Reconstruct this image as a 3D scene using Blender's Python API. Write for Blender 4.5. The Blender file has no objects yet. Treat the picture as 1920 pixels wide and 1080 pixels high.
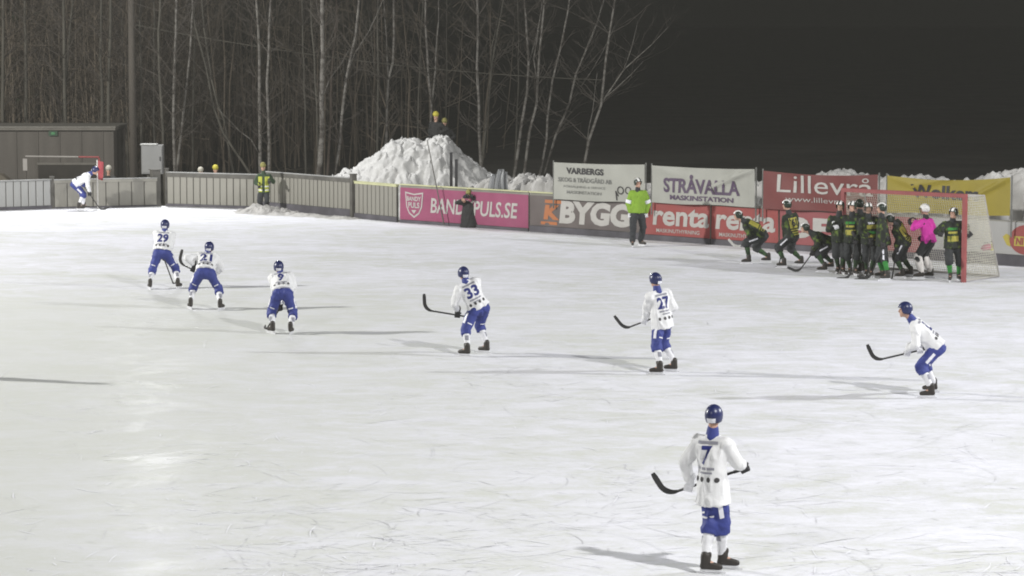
import bpy, bmesh, math, random
import numpy as np
from mathutils import Vector, Matrix, noise
from mathutils.bvhtree import BVHTree

random.seed(7)
R = math.radians
scene = bpy.context.scene
col = scene.collection

# ------------------------------------------------------------------ camera
F = 5100.0            # focal length in photograph pixels (1920 wide)
YH = 26.0             # row of the horizon
H = 6.486             # camera height above the ice
TH = math.atan((540.0 - YH) / F)
cam_d = bpy.data.cameras.new('camera')
cam = bpy.data.objects.new('camera', cam_d)
col.objects.link(cam)
cam.location = (0, 0, H)
cam.rotation_euler = (math.pi / 2 - TH, 0, 0)
cam_d.sensor_width = 36.0
cam_d.lens = 36.0 * F / 1920.0
cam_d.clip_start = 0.5
cam_d.clip_end = 6000.0
scene.camera = cam

# ------------------------------------------------------------------ night sky
world = bpy.data.worlds.new('World')
scene.world = world
world.use_nodes = True
bg = world.node_tree.nodes['Background']
bg.inputs['Color'].default_value = (0.0035, 0.0035, 0.0030, 1)
bg.inputs['Strength'].default_value = 1.0

vs = scene.view_settings
vs.view_transform = 'Standard'
vs.look = 'None'
vs.exposure = 0.0
vs.gamma = 1.0
vs.use_curve_mapping = False
scene.cycles.max_bounces = 6
scene.cycles.use_denoising = True
scene.cycles.filter_width = 1.9

# ------------------------------------------------------------------ floodlights (four masts round the pitch) and one added fill lamp
def flood(name, loc, target, kw, cone, radius=0.8, color=(1.0, 0.98, 0.93), blend=0.5):
    d = bpy.data.lights.new(name, 'SPOT')
    d.energy = kw * 1000.0
    d.spot_size = R(cone)
    d.spot_blend = blend
    d.shadow_soft_size = radius
    d.color = color
    o = bpy.data.objects.new(name, d)
    col.objects.link(o)
    o.location = loc
    o.rotation_euler = (Vector(target) - Vector(loc)).to_track_quat('-Z', 'Y').to_euler()
    return o
MAST = (-13.75, 99.0)
flood('floodlight_near_side', (24, 12, 30), (0, 66, 0), 64, 108, 0.9, (1.0, 0.995, 0.985))
flood('floodlight_end', (42, 49, 19), (0, 64, 0), 57, 120, 0.8, (0.97, 0.985, 1.0))
flood('floodlight_far_side', (-46, 61, 20), (-2, 72, 0), 106, 120, 0.8, (1.0, 0.995, 0.96))
flood('floodlight_corner', (MAST[0] + 0.6, MAST[1] - 0.7, 13.2), (-2, 70, 0), 15, 130, 0.8, (0.98, 0.985, 1.0))
flood('soft_fill_camera_side', (-24, -10, 30), (-4, 64, 0), 28, 110, 4.0, (1.0, 0.995, 0.97))  # added fill without a mast, wide source so its shadows blur out

# ------------------------------------------------------------------ projection helpers
CT, ST = math.cos(TH), math.sin(TH)
def ground(px, py, z=0.0):
    xr, yr = (px - 960.0) / F, -(py - 540.0) / F
    t = (H - z) / (ST - yr * CT)
    return Vector((xr * t, (CT + yr * ST) * t, z))
def at(px, py, Y):
    xr, yr = (px - 960.0) / F, -(py - 540.0) / F
    t = Y / (CT + yr * ST)
    return Vector((xr * t, Y, H + (-ST + yr * CT) * t))
def proj(p):
    x, y, z = p[0], p[1], p[2] - H
    zc = y * CT - z * ST
    yc = y * ST + z * CT
    return 960 + F * x / zc, 540 - F * yc / zc

# ------------------------------------------------------------------ materials
MATS = {}
def mat(name, color, rough=0.7, var=0.15, vscale=6.0, bump=0.0, bscale=40.0, spec=0.4, metal=0.0, stretch=(1, 1, 1), color2=None, lo=0.4, hi=0.6):
    if name in MATS:
        return MATS[name]
    m = bpy.data.materials.new(name)
    m.use_nodes = True
    nt = m.node_tree
    b = nt.nodes['Principled BSDF']
    b.inputs['Roughness'].default_value = rough
    b.inputs['Specular IOR Level'].default_value = spec
    b.inputs['Metallic'].default_value = metal
    tc = nt.nodes.new('ShaderNodeTexCoord')
    mp = nt.nodes.new('ShaderNodeMapping')
    mp.inputs['Scale'].default_value = stretch
    nt.links.new(tc.outputs['Object'], mp.inputs['Vector'])
    n = nt.nodes.new('ShaderNodeTexNoise')
    n.inputs['Scale'].default_value = vscale
    n.inputs['Detail'].default_value = 6
    nt.links.new(mp.outputs[0], n.inputs['Vector'])
    r = nt.nodes.new('ShaderNodeValToRGB')
    c = Vector(color)
    if color2 is None:
        r.color_ramp.elements[0].position = 0.3
        r.color_ramp.elements[1].position = 0.7
        r.color_ramp.elements[0].color = (*(c * (1 - var)), 1)
        r.color_ramp.elements[1].color = (*[min(1, v) for v in (c * (1 + var))], 1)
    else:
        r.color_ramp.elements[0].position = lo
        r.color_ramp.elements[1].position = hi
        r.color_ramp.elements[0].color = (*color, 1)
        r.color_ramp.elements[1].color = (*color2, 1)
    nt.links.new(n.outputs['Fac'], r.inputs['Fac'])
    nt.links.new(r.outputs['Color'], b.inputs['Base Color'])
    if bump:
        n2 = nt.nodes.new('ShaderNodeTexNoise')
        n2.inputs['Scale'].default_value = bscale
        n2.inputs['Detail'].default_value = 4
        nt.links.new(mp.outputs[0], n2.inputs['Vector'])
        bp = nt.nodes.new('ShaderNodeBump')
        bp.inputs['Strength'].default_value = bump
        bp.inputs['Distance'].default_value = 0.02
        nt.links.new(n2.outputs['Fac'], bp.inputs['Height'])
        nt.links.new(bp.outputs['Normal'], b.inputs['Normal'])
    MATS[name] = m
    return m

def ice_material():
    m = bpy.data.materials.new('ice')
    m.use_nodes = True
    nt = m.node_tree
    L = nt.links.new
    b = nt.nodes['Principled BSDF']
    tc = nt.nodes.new('ShaderNodeTexCoord')
    def nz(scale, detail, rough=0.55, rot=0.0, st=(1, 1, 1), dist=0.0):
        mp = nt.nodes.new('ShaderNodeMapping')
        mp.inputs['Rotation'].default_value = (0, 0, rot)
        mp.inputs['Scale'].default_value = st
        L(tc.outputs['Object'], mp.inputs['Vector'])
        n = nt.nodes.new('ShaderNodeTexNoise')
        n.inputs['Scale'].default_value = scale
        n.inputs['Detail'].default_value = detail
        n.inputs['Roughness'].default_value = rough
        n.inputs['Distortion'].default_value = dist
        L(mp.outputs[0], n.inputs['Vector'])
        return n.outputs['Fac']
    def math_(op, a, bb, clamp=False):
        n = nt.nodes.new('ShaderNodeMath')
        n.operation = op
        n.use_clamp = clamp
        for i, v in enumerate((a, bb)):
            if isinstance(v, (int, float)):
                n.inputs[i].default_value = v
            else:
                L(v, n.inputs[i])
        return n.outputs[0]
    def ramp(v, lo, hi):
        n = nt.nodes.new('ShaderNodeMapRange')
        n.inputs['From Min'].default_value = lo
        n.inputs['From Max'].default_value = hi
        L(v, n.inputs['Value'])
        return n.outputs[0]
    patches = ramp(nz(0.22, 6, 0.62, 0.25, (1, 1.1, 1), 0.8), 0.40, 0.62)
    streaks = ramp(nz(0.9, 7, 0.68, 0.7, (0.7, 1.2, 1), 1.4), 0.42, 0.64)
    streak2 = ramp(nz(2.2, 7, 0.68, -0.35, (0.6, 1.3, 1), 1.2), 0.45, 0.66)
    fine = nz(16.0, 5, 0.75, 0.2, (0.8, 1.1, 1), 0.8)
    sep = nt.nodes.new('ShaderNodeSeparateXYZ')
    L(tc.outputs['Object'], sep.inputs[0])
    # freshly flooded ice in the middle, scraped and dusty towards the goal end
    worn = math_('ADD', ramp(sep.outputs['X'], -7.0, 5.0), math_('MULTIPLY', ramp(sep.outputs['Y'], 60.0, 70.0), 1.0), True)
    dust = math_('ADD', math_('MULTIPLY', patches, 0.30), math_('MULTIPLY', streaks, 0.38))
    dust = math_('ADD', dust, math_('MULTIPLY', streak2, 0.30))
    dust = math_('ADD', dust, math_('MULTIPLY', math_('SUBTRACT', fine, 0.5), 1.1))
    dust = math_('MULTIPLY', dust, math_('ADD', math_('MULTIPLY', worn, 0.75), 0.25), True)
    cr = nt.nodes.new('ShaderNodeValToRGB')
    cr.color_ramp.elements[0].position = 0.0
    cr.color_ramp.elements[0].color = (0.61, 0.62, 0.585, 1)
    cr.color_ramp.elements[1].position = 0.75
    cr.color_ramp.elements[1].color = (0.79, 0.79, 0.855, 1)
    e = cr.color_ramp.elements.new(0.3)
    e.color = (0.685, 0.69, 0.715, 1)
    L(dust, cr.inputs['Fac'])
    L(cr.outputs['Color'], b.inputs['Base Color'])
    rr = nt.nodes.new('ShaderNodeMapRange')
    rr.inputs['To Min'].default_value = 0.34
    rr.inputs['To Max'].default_value = 0.62
    L(math_('ADD', dust, math_('MULTIPLY', worn, 0.35), True), rr.inputs['Value'])
    L(rr.outputs[0], b.inputs['Roughness'])
    b.inputs['IOR'].default_value = 1.31
    b.inputs['Specular IOR Level'].default_value = 0.0
    wet = ramp(nz(0.50, 7, 0.72, 0.15, (1.0, 0.8, 1), 1.2), 0.47, 0.66)
    wet = math_('ADD', math_('MULTIPLY', wet, math_('ADD', math_('MULTIPLY', fine, 0.075), 0.012)), 0.005)
    L(math_('MULTIPLY', math_('SUBTRACT', 1.0, worn), wet), b.inputs['Coat Weight'])
    b.inputs['Coat Roughness'].default_value = 0.24
    b.inputs['Coat IOR'].default_value = 1.31
    bp = nt.nodes.new('ShaderNodeBump')
    bp.inputs['Strength'].default_value = 0.22
    bp.inputs['Distance'].default_value = 0.02
    L(math_('ADD', fine, math_('MULTIPLY', streaks, 0.6)), bp.inputs['Height'])
    L(bp.outputs['Normal'], b.inputs['Normal'])
    return m

def emit_mat(name, color, strength):
    m = bpy.data.materials.new(name)
    m.use_nodes = True
    b = m.node_tree.nodes['Principled BSDF']
    b.inputs['Base Color'].default_value = (*color, 1)
    b.inputs['Emission Color'].default_value = (*color, 1)
    b.inputs['Emission Strength'].default_value = strength
    return m

# ------------------------------------------------------------------ object helpers
def tag(o, label=None, cat=None, group=None, kind=None):
    if label: o['label'] = label
    if cat: o['category'] = cat
    if group: o['group'] = group
    if kind: o['kind'] = kind
    return o
def link(name, me, parent=None, m=None):
    o = bpy.data.objects.new(name, me)
    col.objects.link(o)
    if parent is not None:
        o.parent = parent
    if m is not None and me is not None and len(me.materials) == 0:
        me.materials.append(m)
    return o
def empty(name, loc, rz=0.0):
    o = bpy.data.objects.new(name, None)
    o.empty_display_size = 0.3
    o.location = loc
    o.rotation_euler = (0, 0, rz)
    col.objects.link(o)
    return o
def mesh_py(name, v, f, smooth=False):
    me = bpy.data.meshes.new(name)
    me.from_pydata([tuple(x) for x in v], [], [tuple(int(i) for i in x) for x in f])
    me.update()
    if smooth:
        me.polygons.foreach_set('use_smooth', [True] * len(me.polygons))
    return me
class MB:
    """collects simple solids into one mesh"""
    def __init__(s):
        s.v, s.f = [], []
    def box(s, x0, x1, y0, y1, z0, z1, M=None):
        k = len(s.v)
        for x, y, z in ((x0, y0, z0), (x1, y0, z0), (x1, y1, z0), (x0, y1, z0), (x0, y0, z1), (x1, y0, z1), (x1, y1, z1), (x0, y1, z1)):
            p = Vector((x, y, z))
            s.v.append(M @ p if M is not None else p)
        for q in ((0, 3, 2, 1), (4, 5, 6, 7), (0, 1, 5, 4), (1, 2, 6, 5), (2, 3, 7, 6), (3, 0, 4, 7)):
            s.f.append([k + i for i in q])
        return s
    def tube(s, pts, rad, n=6, cap=True):
        pts = [Vector(p) for p in pts]
        if not hasattr(rad, '__len__'):
            rad = [rad] * len(pts)
        k0 = len(s.v)
        ref = Vector((0.31, 0.17, 0.93))
        for i, p in enumerate(pts):
            d = (pts[min(i + 1, len(pts) - 1)] - pts[max(i - 1, 0)]).normalized()
            a = d.cross(ref)
            if a.length < 0.05:
                a = d.cross(Vector((1, 0, 0)))
            a.normalize()
            b = d.cross(a)
            for j in range(n):
                t = 2 * math.pi * j / n
                s.v.append(p + (a * math.cos(t) + b * math.sin(t)) * rad[i])
        for i in range(len(pts) - 1):
            for j in range(n):
                q = k0 + i * n
                s.f.append([q + j, q + (j + 1) % n, q + n + (j + 1) % n, q + n + j])
        if cap:
            s.f.append([k0 + j for j in reversed(range(n))])
            s.f.append([k0 + (len(pts) - 1) * n + j for j in range(n)])
        return s
    def mesh(s, name, smooth=False):
        return mesh_py(name, s.v, s.f, smooth)
    def build(s, name, m, parent=None, smooth=False):
        return link(name, s.mesh(name, smooth), parent, m)

# text as a flat mesh: vertices scaled into the unit square
_txt = {}
def text_geo(body, bold=0.03, shear=0.0, cuts=1, spacing=1.0):
    key = (body, bold, shear, cuts, spacing)
    if key in _txt:
        return _txt[key]
    c = bpy.data.curves.new('lettering', 'FONT')
    c.body = body
    c.size = 1.0
    c.offset = bold
    c.shear = shear
    c.space_character = spacing
    c.resolution_u = 3
    c.align_x = 'CENTER'
    o = bpy.data.objects.new('lettering', c)
    col.objects.link(o)
    dg = bpy.context.evaluated_depsgraph_get()
    me = bpy.data.meshes.new_from_object(o.evaluated_get(dg))
    bpy.data.objects.remove(o)
    bm = bmesh.new()
    bm.from_mesh(me)
    bmesh.ops.remove_doubles(bm, verts=bm.verts[:], dist=1e-4)
    bmesh.ops.triangulate(bm, faces=bm.faces[:])
    for _ in range(cuts):
        es = [e for e in bm.edges if e.calc_length() > 0.16]
        if es:
            bmesh.ops.subdivide_edges(bm, edges=es, cuts=1)
            bmesh.ops.triangulate(bm, faces=bm.faces[:])
    v = np.array([x.co[:2] for x in bm.verts])
    bm.verts.ensure_lookup_table()
    f = [[x.index for x in p.verts] for p in bm.faces]
    bm.free()
    bpy.data.meshes.remove(me)
    mn, mx = v.min(0), v.max(0)
    asp = (mx[0] - mn[0]) / max(1e-6, mx[1] - mn[1])
    v = (v - mn) / (mx - mn)
    _txt[key] = (v, f, asp)
    return _txt[key]
def rect_geo(nx=4, ny=3):
    v = np.array([(i / nx, j / ny) for j in range(ny + 1) for i in range(nx + 1)])
    f = [[j * (nx + 1) + i, j * (nx + 1) + i + 1, (j + 1) * (nx + 1) + i + 1, (j + 1) * (nx + 1) + i] for j in range(ny) for i in range(nx)]
    return v, f, 1
def disc_geo(n=10):
    v = [(0.5, 0.5)] + [(0.5 + 0.5 * math.cos(2 * math.pi * i / n), 0.5 + 0.5 * math.sin(2 * math.pi * i / n)) for i in range(n)]
    return np.array(v), [[0, 1 + i, 1 + (i + 1) % n] for i in range(n)], 1
def poly_geo(pts):
    v = np.array(pts, float)
    return v, [list(range(len(pts)))], 1

# ================================================================== SETTING
M_ICE = ice_material()
M_SNOW = mat('snow', (0.44, 0.436, 0.424), 0.8, 0.16, 2.2, 0.9, 9.0, 0.2)
M_DIRTY = mat('dirty_snow', (0.42, 0.41, 0.395), 0.8, 0.25, 1.6, 0.9, 8.0, 0.2)
M_GROUND = mat('forest_floor', (0.05, 0.045, 0.035), 0.95, 0.4, 0.3)

# boards: where they meet the ice, from the far left round the corner and along the end line
BP = [ground(-60, 397), ground(98, 391.5), ground(309, 386.5), ground(492, 392.5), ground(664, 408.5), ground(745, 416.5)]
BEND = ground(1890, 498.0)
BD = (BEND - BP[5]).normalized()                # direction of the end-line boards
BN = Vector((BD.y, -BD.x, 0)).normalized()      # towards the ice
if BN.y > 0: BN = -BN
BO = BP[5]
BFAR = BO + BD * 46

def poly_plate(name, pts, z, m, kind='structure'):
    me = mesh_py(name, [(p[0], p[1], z) for p in pts], [list(range(len(pts)))])
    o = link(name, me, None, m)
    tag(o, kind=kind)
    return o
outer = [p + (p - Vector((5, 50, 0))).normalized() * 0.1 for p in BP]
LFT = BP[0] + (BP[0] - BP[1]).normalized() * 4 + Vector((-26, -22, 0))
ice_pts = [BFAR - BN * 0.1, Vector((70, 10, 0)), Vector((60, -50, 0)), Vector((-70, -50, 0)), LFT] + outer
iv = [(p.x, p.y, 0) for p in ice_pts] + [(p.x, p.y, -0.6) for p in ice_pts]
n_ = len(ice_pts)
me = mesh_py('ice', iv, [list(range(n_))[::-1]] + [[i, (i + 1) % n_, n_ + (i + 1) % n_, n_ + i] for i in range(n_)])
bm = bmesh.new(); bm.from_mesh(me); bmesh.ops.recalc_face_normals(bm, faces=bm.faces[:]); bm.to_mesh(me); bm.free()
tag(link('ice', me, None, M_ICE), kind='structure')
poly_plate('ground', [(-1400, -100), (1400, -100), (1400, 1450), (-1400, 1450)], -0.45, M_GROUND)

# snow lying behind the boards
def heap(name, cx, cy, lx, ly, hfun, m, nx=90, ny=50, z0=-0.5, rz=0.0, amp=0.25, sc=1.0, seed=0.0):
    """a heightfield heap of ploughed snow, round its own origin"""
    v = []
    for j in range(ny + 1):
        for i in range(nx + 1):
            u, w = i / nx * 2 - 1, j / ny * 2 - 1
            x, y = u * lx, w * ly
            h = hfun(u, w)
            p = Vector((x * sc + seed, y * sc, seed * 0.7))
            d = noise.fractal(p, 0.9, 2.1, 5) * amp + abs(noise.noise(p * 2.3)) * amp * 0.8 + noise.noise(p * 4.7) * amp * 0.22
            k = min(1.0, max(0.0, h * 1.6))
            jx, jy = noise.noise(p * 1.7 + Vector((9, 2, 1))) * amp * 0.5 * k, noise.noise(p * 1.7 + Vector((1, 7, 4))) * amp * 0.5 * k
            v.append((x + jx, y + jy, h + d * k))
    f = [[j * (nx + 1) + i, j * (nx + 1) + i + 1, (j + 1) * (nx + 1) + i + 1, (j + 1) * (nx + 1) + i] for j in range(ny) for i in range(nx)]
    o = link(name, mesh_py(name, v, f, True), None, m)
    o.location = (cx, cy, z0)
    o.rotation_euler = (0, 0, rz)
    return o
def sm(e0, e1, x):
    t = min(1.0, max(0.0, (x - e0) / (e1 - e0)))
    return t * t * (3 - 2 * t)
def interp(x, pts):
    for (a, b), (c, d) in zip(pts, pts[1:]):
        if x <= c:
            return b + (d - b) * max(0, x - a) / (c - a)
    return pts[-1][1]

# big pile: profile read along its length (metres from its centre)
PILE_Y = 94.5
prof_px = [(596, 345), (625, 334), (660, 316), (700, 293), (733, 266), (768, 264), (792, 268), (815, 258), (838, 258), (862, 284), (890, 308), (930, 336), (960, 350), (990, 356)]
pcx = at(790, 300, PILE_Y).x
prof = [(at(x, y, PILE_Y).x - pcx, at(x, y, PILE_Y).z + 0.5) for x, y in prof_px]
def pile_h(u, w):
    x = u * 4.4
    top = interp(x, prof)
    edge = sm(-1.0, -0.93, u) * (1 - sm(0.93, 1.0, u))
    s_ = sm(-1.0, -0.10, w) * (1 - sm(0.25, 1.0, w) * 0.97)
    return top * s_ * edge - 0.10
tag(heap('snow_pile', pcx, PILE_Y + 0.4, 4.4, 3.6, pile_h, M_SNOW, 260, 150, -0.5, 0, 0.17, 2.7, 3.0),
    'tall heap of ploughed lumpy white snow behind the pink sign board', 'snow pile')
SNOW_BVH = None
# low banks: one behind the boards between the pile and the white banners, one behind the coloured banners
def bank(name, pts, depth, off, label, seed, half=1.6, amp=0.22, m=M_DIRTY):
    pp = [at(x, y, depth(x)) for x, y in pts]
    a, b = pp[0], pp[-1]
    c = (a + b) / 2
    d = Vector((b.x - a.x, b.y - a.y, 0))
    L_ = d.length / 2
    rz = math.atan2(d.y, d.x)
    pr = [(((p - c).dot(d.normalized())), p.z + 0.5) for p in pp]
    def hf(u, w):
        t = interp(u * (L_ + 0.4), pr)
        return t * sm(-1.0, -0.25, w) * (1 - sm(0.2, 1.0, w)) * sm(-1, -0.94, u) * (1 - sm(0.94, 1, u)) - 0.06
    return tag(heap(name, c.x, c.y, L_ + 0.4, half, hf, m, int(60 + L_ * 24), 60, -0.5, rz, amp, 2.6, seed), label, 'snow bank')
def line_y(px, off):
    # depth of the line parallel to the boards, off metres behind them, seen in column px
    O = BO - BN * off
    k = (px - 960.0) / F
    t = (k * O.y - O.x) / (BD.x - k * BD.y)
    return (O + BD * t).y
bank('snow_bank', [(905, 350), (925, 336), (940, 330), (955, 338), (985, 330), (1005, 337), (1030, 334), (1060, 338), (1100, 345)], lambda x: line_y(x, 2.6), 2.6,
     'low grey bank of snow blocks between the tall heap and the white banners', 11.0, 1.5, 0.20)
bank('snow_bank', [(1180, 355), (1222, 345), (1260, 355), (1380, 350), (1425, 342), (1470, 350), (1530, 342), (1552, 322), (1590, 324), (1625, 330), (1650, 342), (1690, 334), (1730, 333), (1765, 340), (1800, 348), (1840, 336), (1880, 326), (1920, 325), (1990, 328), (2040, 340)],
     lambda x: line_y(x, 3.0), 3.0, 'long ragged snow bank rising behind the red and yellow banners', 23.0, 1.9, 0.19)
# ridge of scraped snow lying on the ice
def ridge():
    a, b = ground(452, 396.5), ground(668, 411)
    d = b - a; L_ = d.length / 2; c = (a + b) / 2
    hp = [(-1, .05), (-.86, .10), (-.7, .22), (-.55, .20), (-.4, .17), (-.2, .12), (0.0, .06), (.2, .07), (.4, .03), (.6, .05), (.8, .06), (1, .03)]
    def hf(u, w):
        return interp(u, hp) * math.exp(-(w * 1.9) ** 2) * 1.2 - 0.03
    v = []
    nx, ny = 200, 36
    for j in range(ny + 1):
        for i in range(nx + 1):
            u, w = i / nx * 2 - 1, j / ny * 2 - 1
            h = hf(u, w)
            p = Vector((u * L_ * 4.0, w * 3.0, 5.0))
            k = min(1, max(0, (h + 0.03) * 9))
            h += (noise.fractal(p, 0.8, 2.2, 5) * 0.09 + abs(noise.noise(p * 2.5)) * 0.07) * k
            v.append((u * L_, w * 1.0, h))
    f = [[j * (nx + 1) + i, j * (nx + 1) + i + 1, (j + 1) * (nx + 1) + i + 1, (j + 1) * (nx + 1) + i] for j in range(ny) for i in range(nx)]
    o = link('snow_ridge', mesh_py('snow_ridge', v, f), None, M_DIRTY)
    o.location = c
    o.rotation_euler = (0, 0, math.atan2(d.y, d.x))
    tag(o, 'crumbly ridge of scraped snow on the ice before the corner boards', 'snow ridge')
ridge()

# skate marks: hundreds of thin shallow cuts and snow threads on the ice
def skate_marks(name, n, shade, seed, wmin, wmax, zz, lens):
    rnd = random.Random(seed)
    v, f = [], []
    made = 0
    while made < n:
        px, py = rnd.uniform(-40, 1960), 400 + 700 * rnd.random() ** 0.8
        c = ground(px, py)
        if (c - BO).dot(BN) < 0.4 or c.y > 88:
            continue
        dens = noise.noise(Vector((c.x * 0.22, c.y * 0.16, seed))) + 0.25 * sm(-6, 5, c.x) - 0.05
        if rnd.random() > 0.12 + 1.6 * max(0, dens):
            continue
        made += 1
        ang = rnd.gauss(0.6, 1.0)
        Ln = rnd.choice(lens) * rnd.uniform(0.6, 1.4)
        curv = rnd.gauss(0, 0.5)
        w = rnd.uniform(wmin, wmax)
        k = len(v)
        m_ = 7 if Ln < 1.5 else 16
        p = c.copy()
        for i in range(m_ + 1):
            t = i / m_
            a = ang + curv * t * Ln
            d = Vector((math.cos(a), math.sin(a), 0))
            nn = Vector((-d.y, d.x, 0))
            ww = w * math.sin(math.pi * min(0.97, max(0.03, t))) ** 0.6 * (0.5 + 0.5 * rnd.random())
            v.append((p.x + nn.x * ww, p.y + nn.y * ww, zz)); v.append((p.x - nn.x * ww, p.y - nn.y * ww, zz))
            p = p + d * (Ln / m_)
        for i in range(m_):
            f.append([k + 2 * i, k + 2 * i + 1, k + 2 * i + 3, k + 2 * i + 2])
    o = link(name, mesh_py(name, v, f), None, shade)
    tag(o, kind='stuff')
skate_marks('skate_cuts', 1500, mat('cut_ice', (0.60, 0.60, 0.62), 0.5, 0.1), 5, 0.003, 0.009, 0.004, (0.1, 0.15, 0.25, 0.4, 0.8))
skate_marks('snow_threads', 1700, mat('thread_snow', (0.82, 0.82, 0.86), 0.8, 0.05), 9, 0.003, 0.013, 0.008, (0.08, 0.12, 0.2, 0.35, 0.6))
skate_marks('skate_tracks', 130, mat('track_ice', (0.645, 0.65, 0.67), 0.5, 0.06), 14, 0.003, 0.006, 0.012, (2.0, 3.0, 5.0))

# ------------------------------------------------------------------ boards of the far corner, slat by slat
M_SLAT = mat('board_paint', (0.25, 0.24, 0.21), 0.6, 0.14, 1.6, 0.1, 20, 0.3, stretch=(1, 1, 0.25))
M_SLATG = mat('board_paint_pale', (0.32, 0.32, 0.31), 0.6, 0.16, 1.6, 0.1, 20, 0.3, stretch=(1, 1, 0.25))
M_DARK = mat('dark_wood', (0.10, 0.095, 0.085), 0.8, 0.25, 3.0, 0.2, 12)
M_KICK = mat('kick_rubber', (0.085, 0.080, 0.092), 0.7, 0.3, 2.0)
M_RAILY = mat('cap_rail', (0.50, 0.50, 0.30), 0.55, 0.15, 2.0)
def board_panel(a, b, z0, z1, slat_w, label, group, mslat, rail='dark', rail_h=0.11, kick=0.22, postmat=None):
    d = Vector((b.x - a.x, b.y - a.y, 0))
    Ln = d.length
    root = empty('rink_board', a, math.atan2(d.y, d.x))
    tag(root, label, 'rink board', group)
    n = max(2, int(round(Ln / slat_w)))
    w = Ln / n
    m = MB()
    ww, g = w - 0.028, 0.014
    # a slat: shallow box with chamfered long edges, front towards -Y
    prof = [(0, 0.028), (0, 0.008), (0.012, 0.0), (ww - 0.012, 0.0), (ww, 0.008), (ww, 0.028)]
    for z in (z0 + kick, z1 - rail_h):
        for x, y in prof:
            m.v.append(Vector((x, y - 0.028, z)))
    k = len(prof)
    for i in range(k):
        m.f.append([i, (i + 1) % k, k + (i + 1) % k, k + i])
    m.f.append(list(range(k))[::-1]); m.f.append([k + i for i in range(k)])
    sme = m.mesh('slat')
    rnd = random.Random(int(Ln * 100))
    for i in range(n):
        o = link('slat', sme, root, mslat)
        o.location = (i * w + g, -rnd.uniform(0.0, 0.007), 0)
        o.rotation_euler = (0, 0, 0)
    MB().box(0, Ln, 0.003, 0.05, z0, z1 - 0.02).build('backing', M_DARK, root)
    MB().box(-0.02, Ln + 0.02, -0.05, 0.0025, z0, z0 + kick - 0.006).build('kick_board', M_KICK, root)
    mr = {'dark': M_DARK, 'pale': mslat, 'yellow': M_RAILY}[rail]
    r_ = MB().box(-0.01, Ln + 0.01, -0.045, 0.06, z1 - rail_h + 0.006, z1 - 0.028).build('top_rail', mr, root)
    MB().box(-0.015, Ln + 0.015, -0.065, 0.08, z1 - 0.024, z1).build('cap', M_SLATG if rail != 'yellow' else M_RAILY, r_)
    return root
def post(p, h, w, label, m=M_DARK, z0=-0.05):
    o = MB().box(-w, w, -w, w, z0, h).build('fence_post', m)
    MB().box(-w * 1.2, w * 1.2, -w * 1.2, w * 1.2, h + 0.002, h + 0.03).build('post_cap', m, o)
    o.location = p
    o.rotation_euler = (0, 0, 0.5)
    tag(o, label, 'post', 'posts of the corner boards')
GB = 'corner boards of the rink'
def seg(i, f0, f1):
    return BP[i].lerp(BP[i + 1], f0), BP[i].lerp(BP[i + 1], f1)
board_panel(*seg(0, 0, 0.985), 0.0, 1.0, 0.25, 'pale ribbed rink board at the left edge of the ice', GB, M_SLATG, 'pale', 0.05, 0.12)
board_panel(*seg(1, 0.02, 0.93), 0.0, 0.98, 0.44, 'grey rink board behind the player at the corner flag', GB, M_SLAT, 'pale', 0.13, 0.06)
board_panel(*seg(2, 0.03, 0.985), 0.0, 1.17, 0.26, 'grey rink board below the two hats, dark top rail', GB, M_SLAT, 'dark', 0.17, 0.10)
board_panel(*seg(3, 0.015, 0.965), 0.0, 1.28, 0.215, 'ribbed rink board right of the steward in the yellow vest', GB, M_SLAT, 'dark', 0.16, 0.27)
board_panel(*seg(4, 0.035, 1.0), 0.0, 1.19, 0.215, 'short ribbed rink board touching the pink sign board', GB, M_SLAT, 'yellow', 0.09, 0.17)
post(BP[1] + Vector((0, 0.02, 0)), 1.06, 0.06, 'dark post between the pale ribbed board and the corner-flag board')
post(BP[2] + Vector((-0.32, 0.05, 0)), 1.22, 0.14, 'thick dark post under the right edge of the grey cabinet')
post(BP[2] + Vector((0.08, 0.0, 0)), 1.26, 0.05, 'thin dark post left of the two hats')
post(BP[3] + Vector((0.02, 0.08, 0)), 1.33, 0.05, 'dark post hidden partly by the steward in the yellow vest')
post(BP[4] + Vector((-0.02, 0.02, 0)), 1.38, 0.085, 'dark square post where the end boards begin beside the snow heap')

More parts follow.
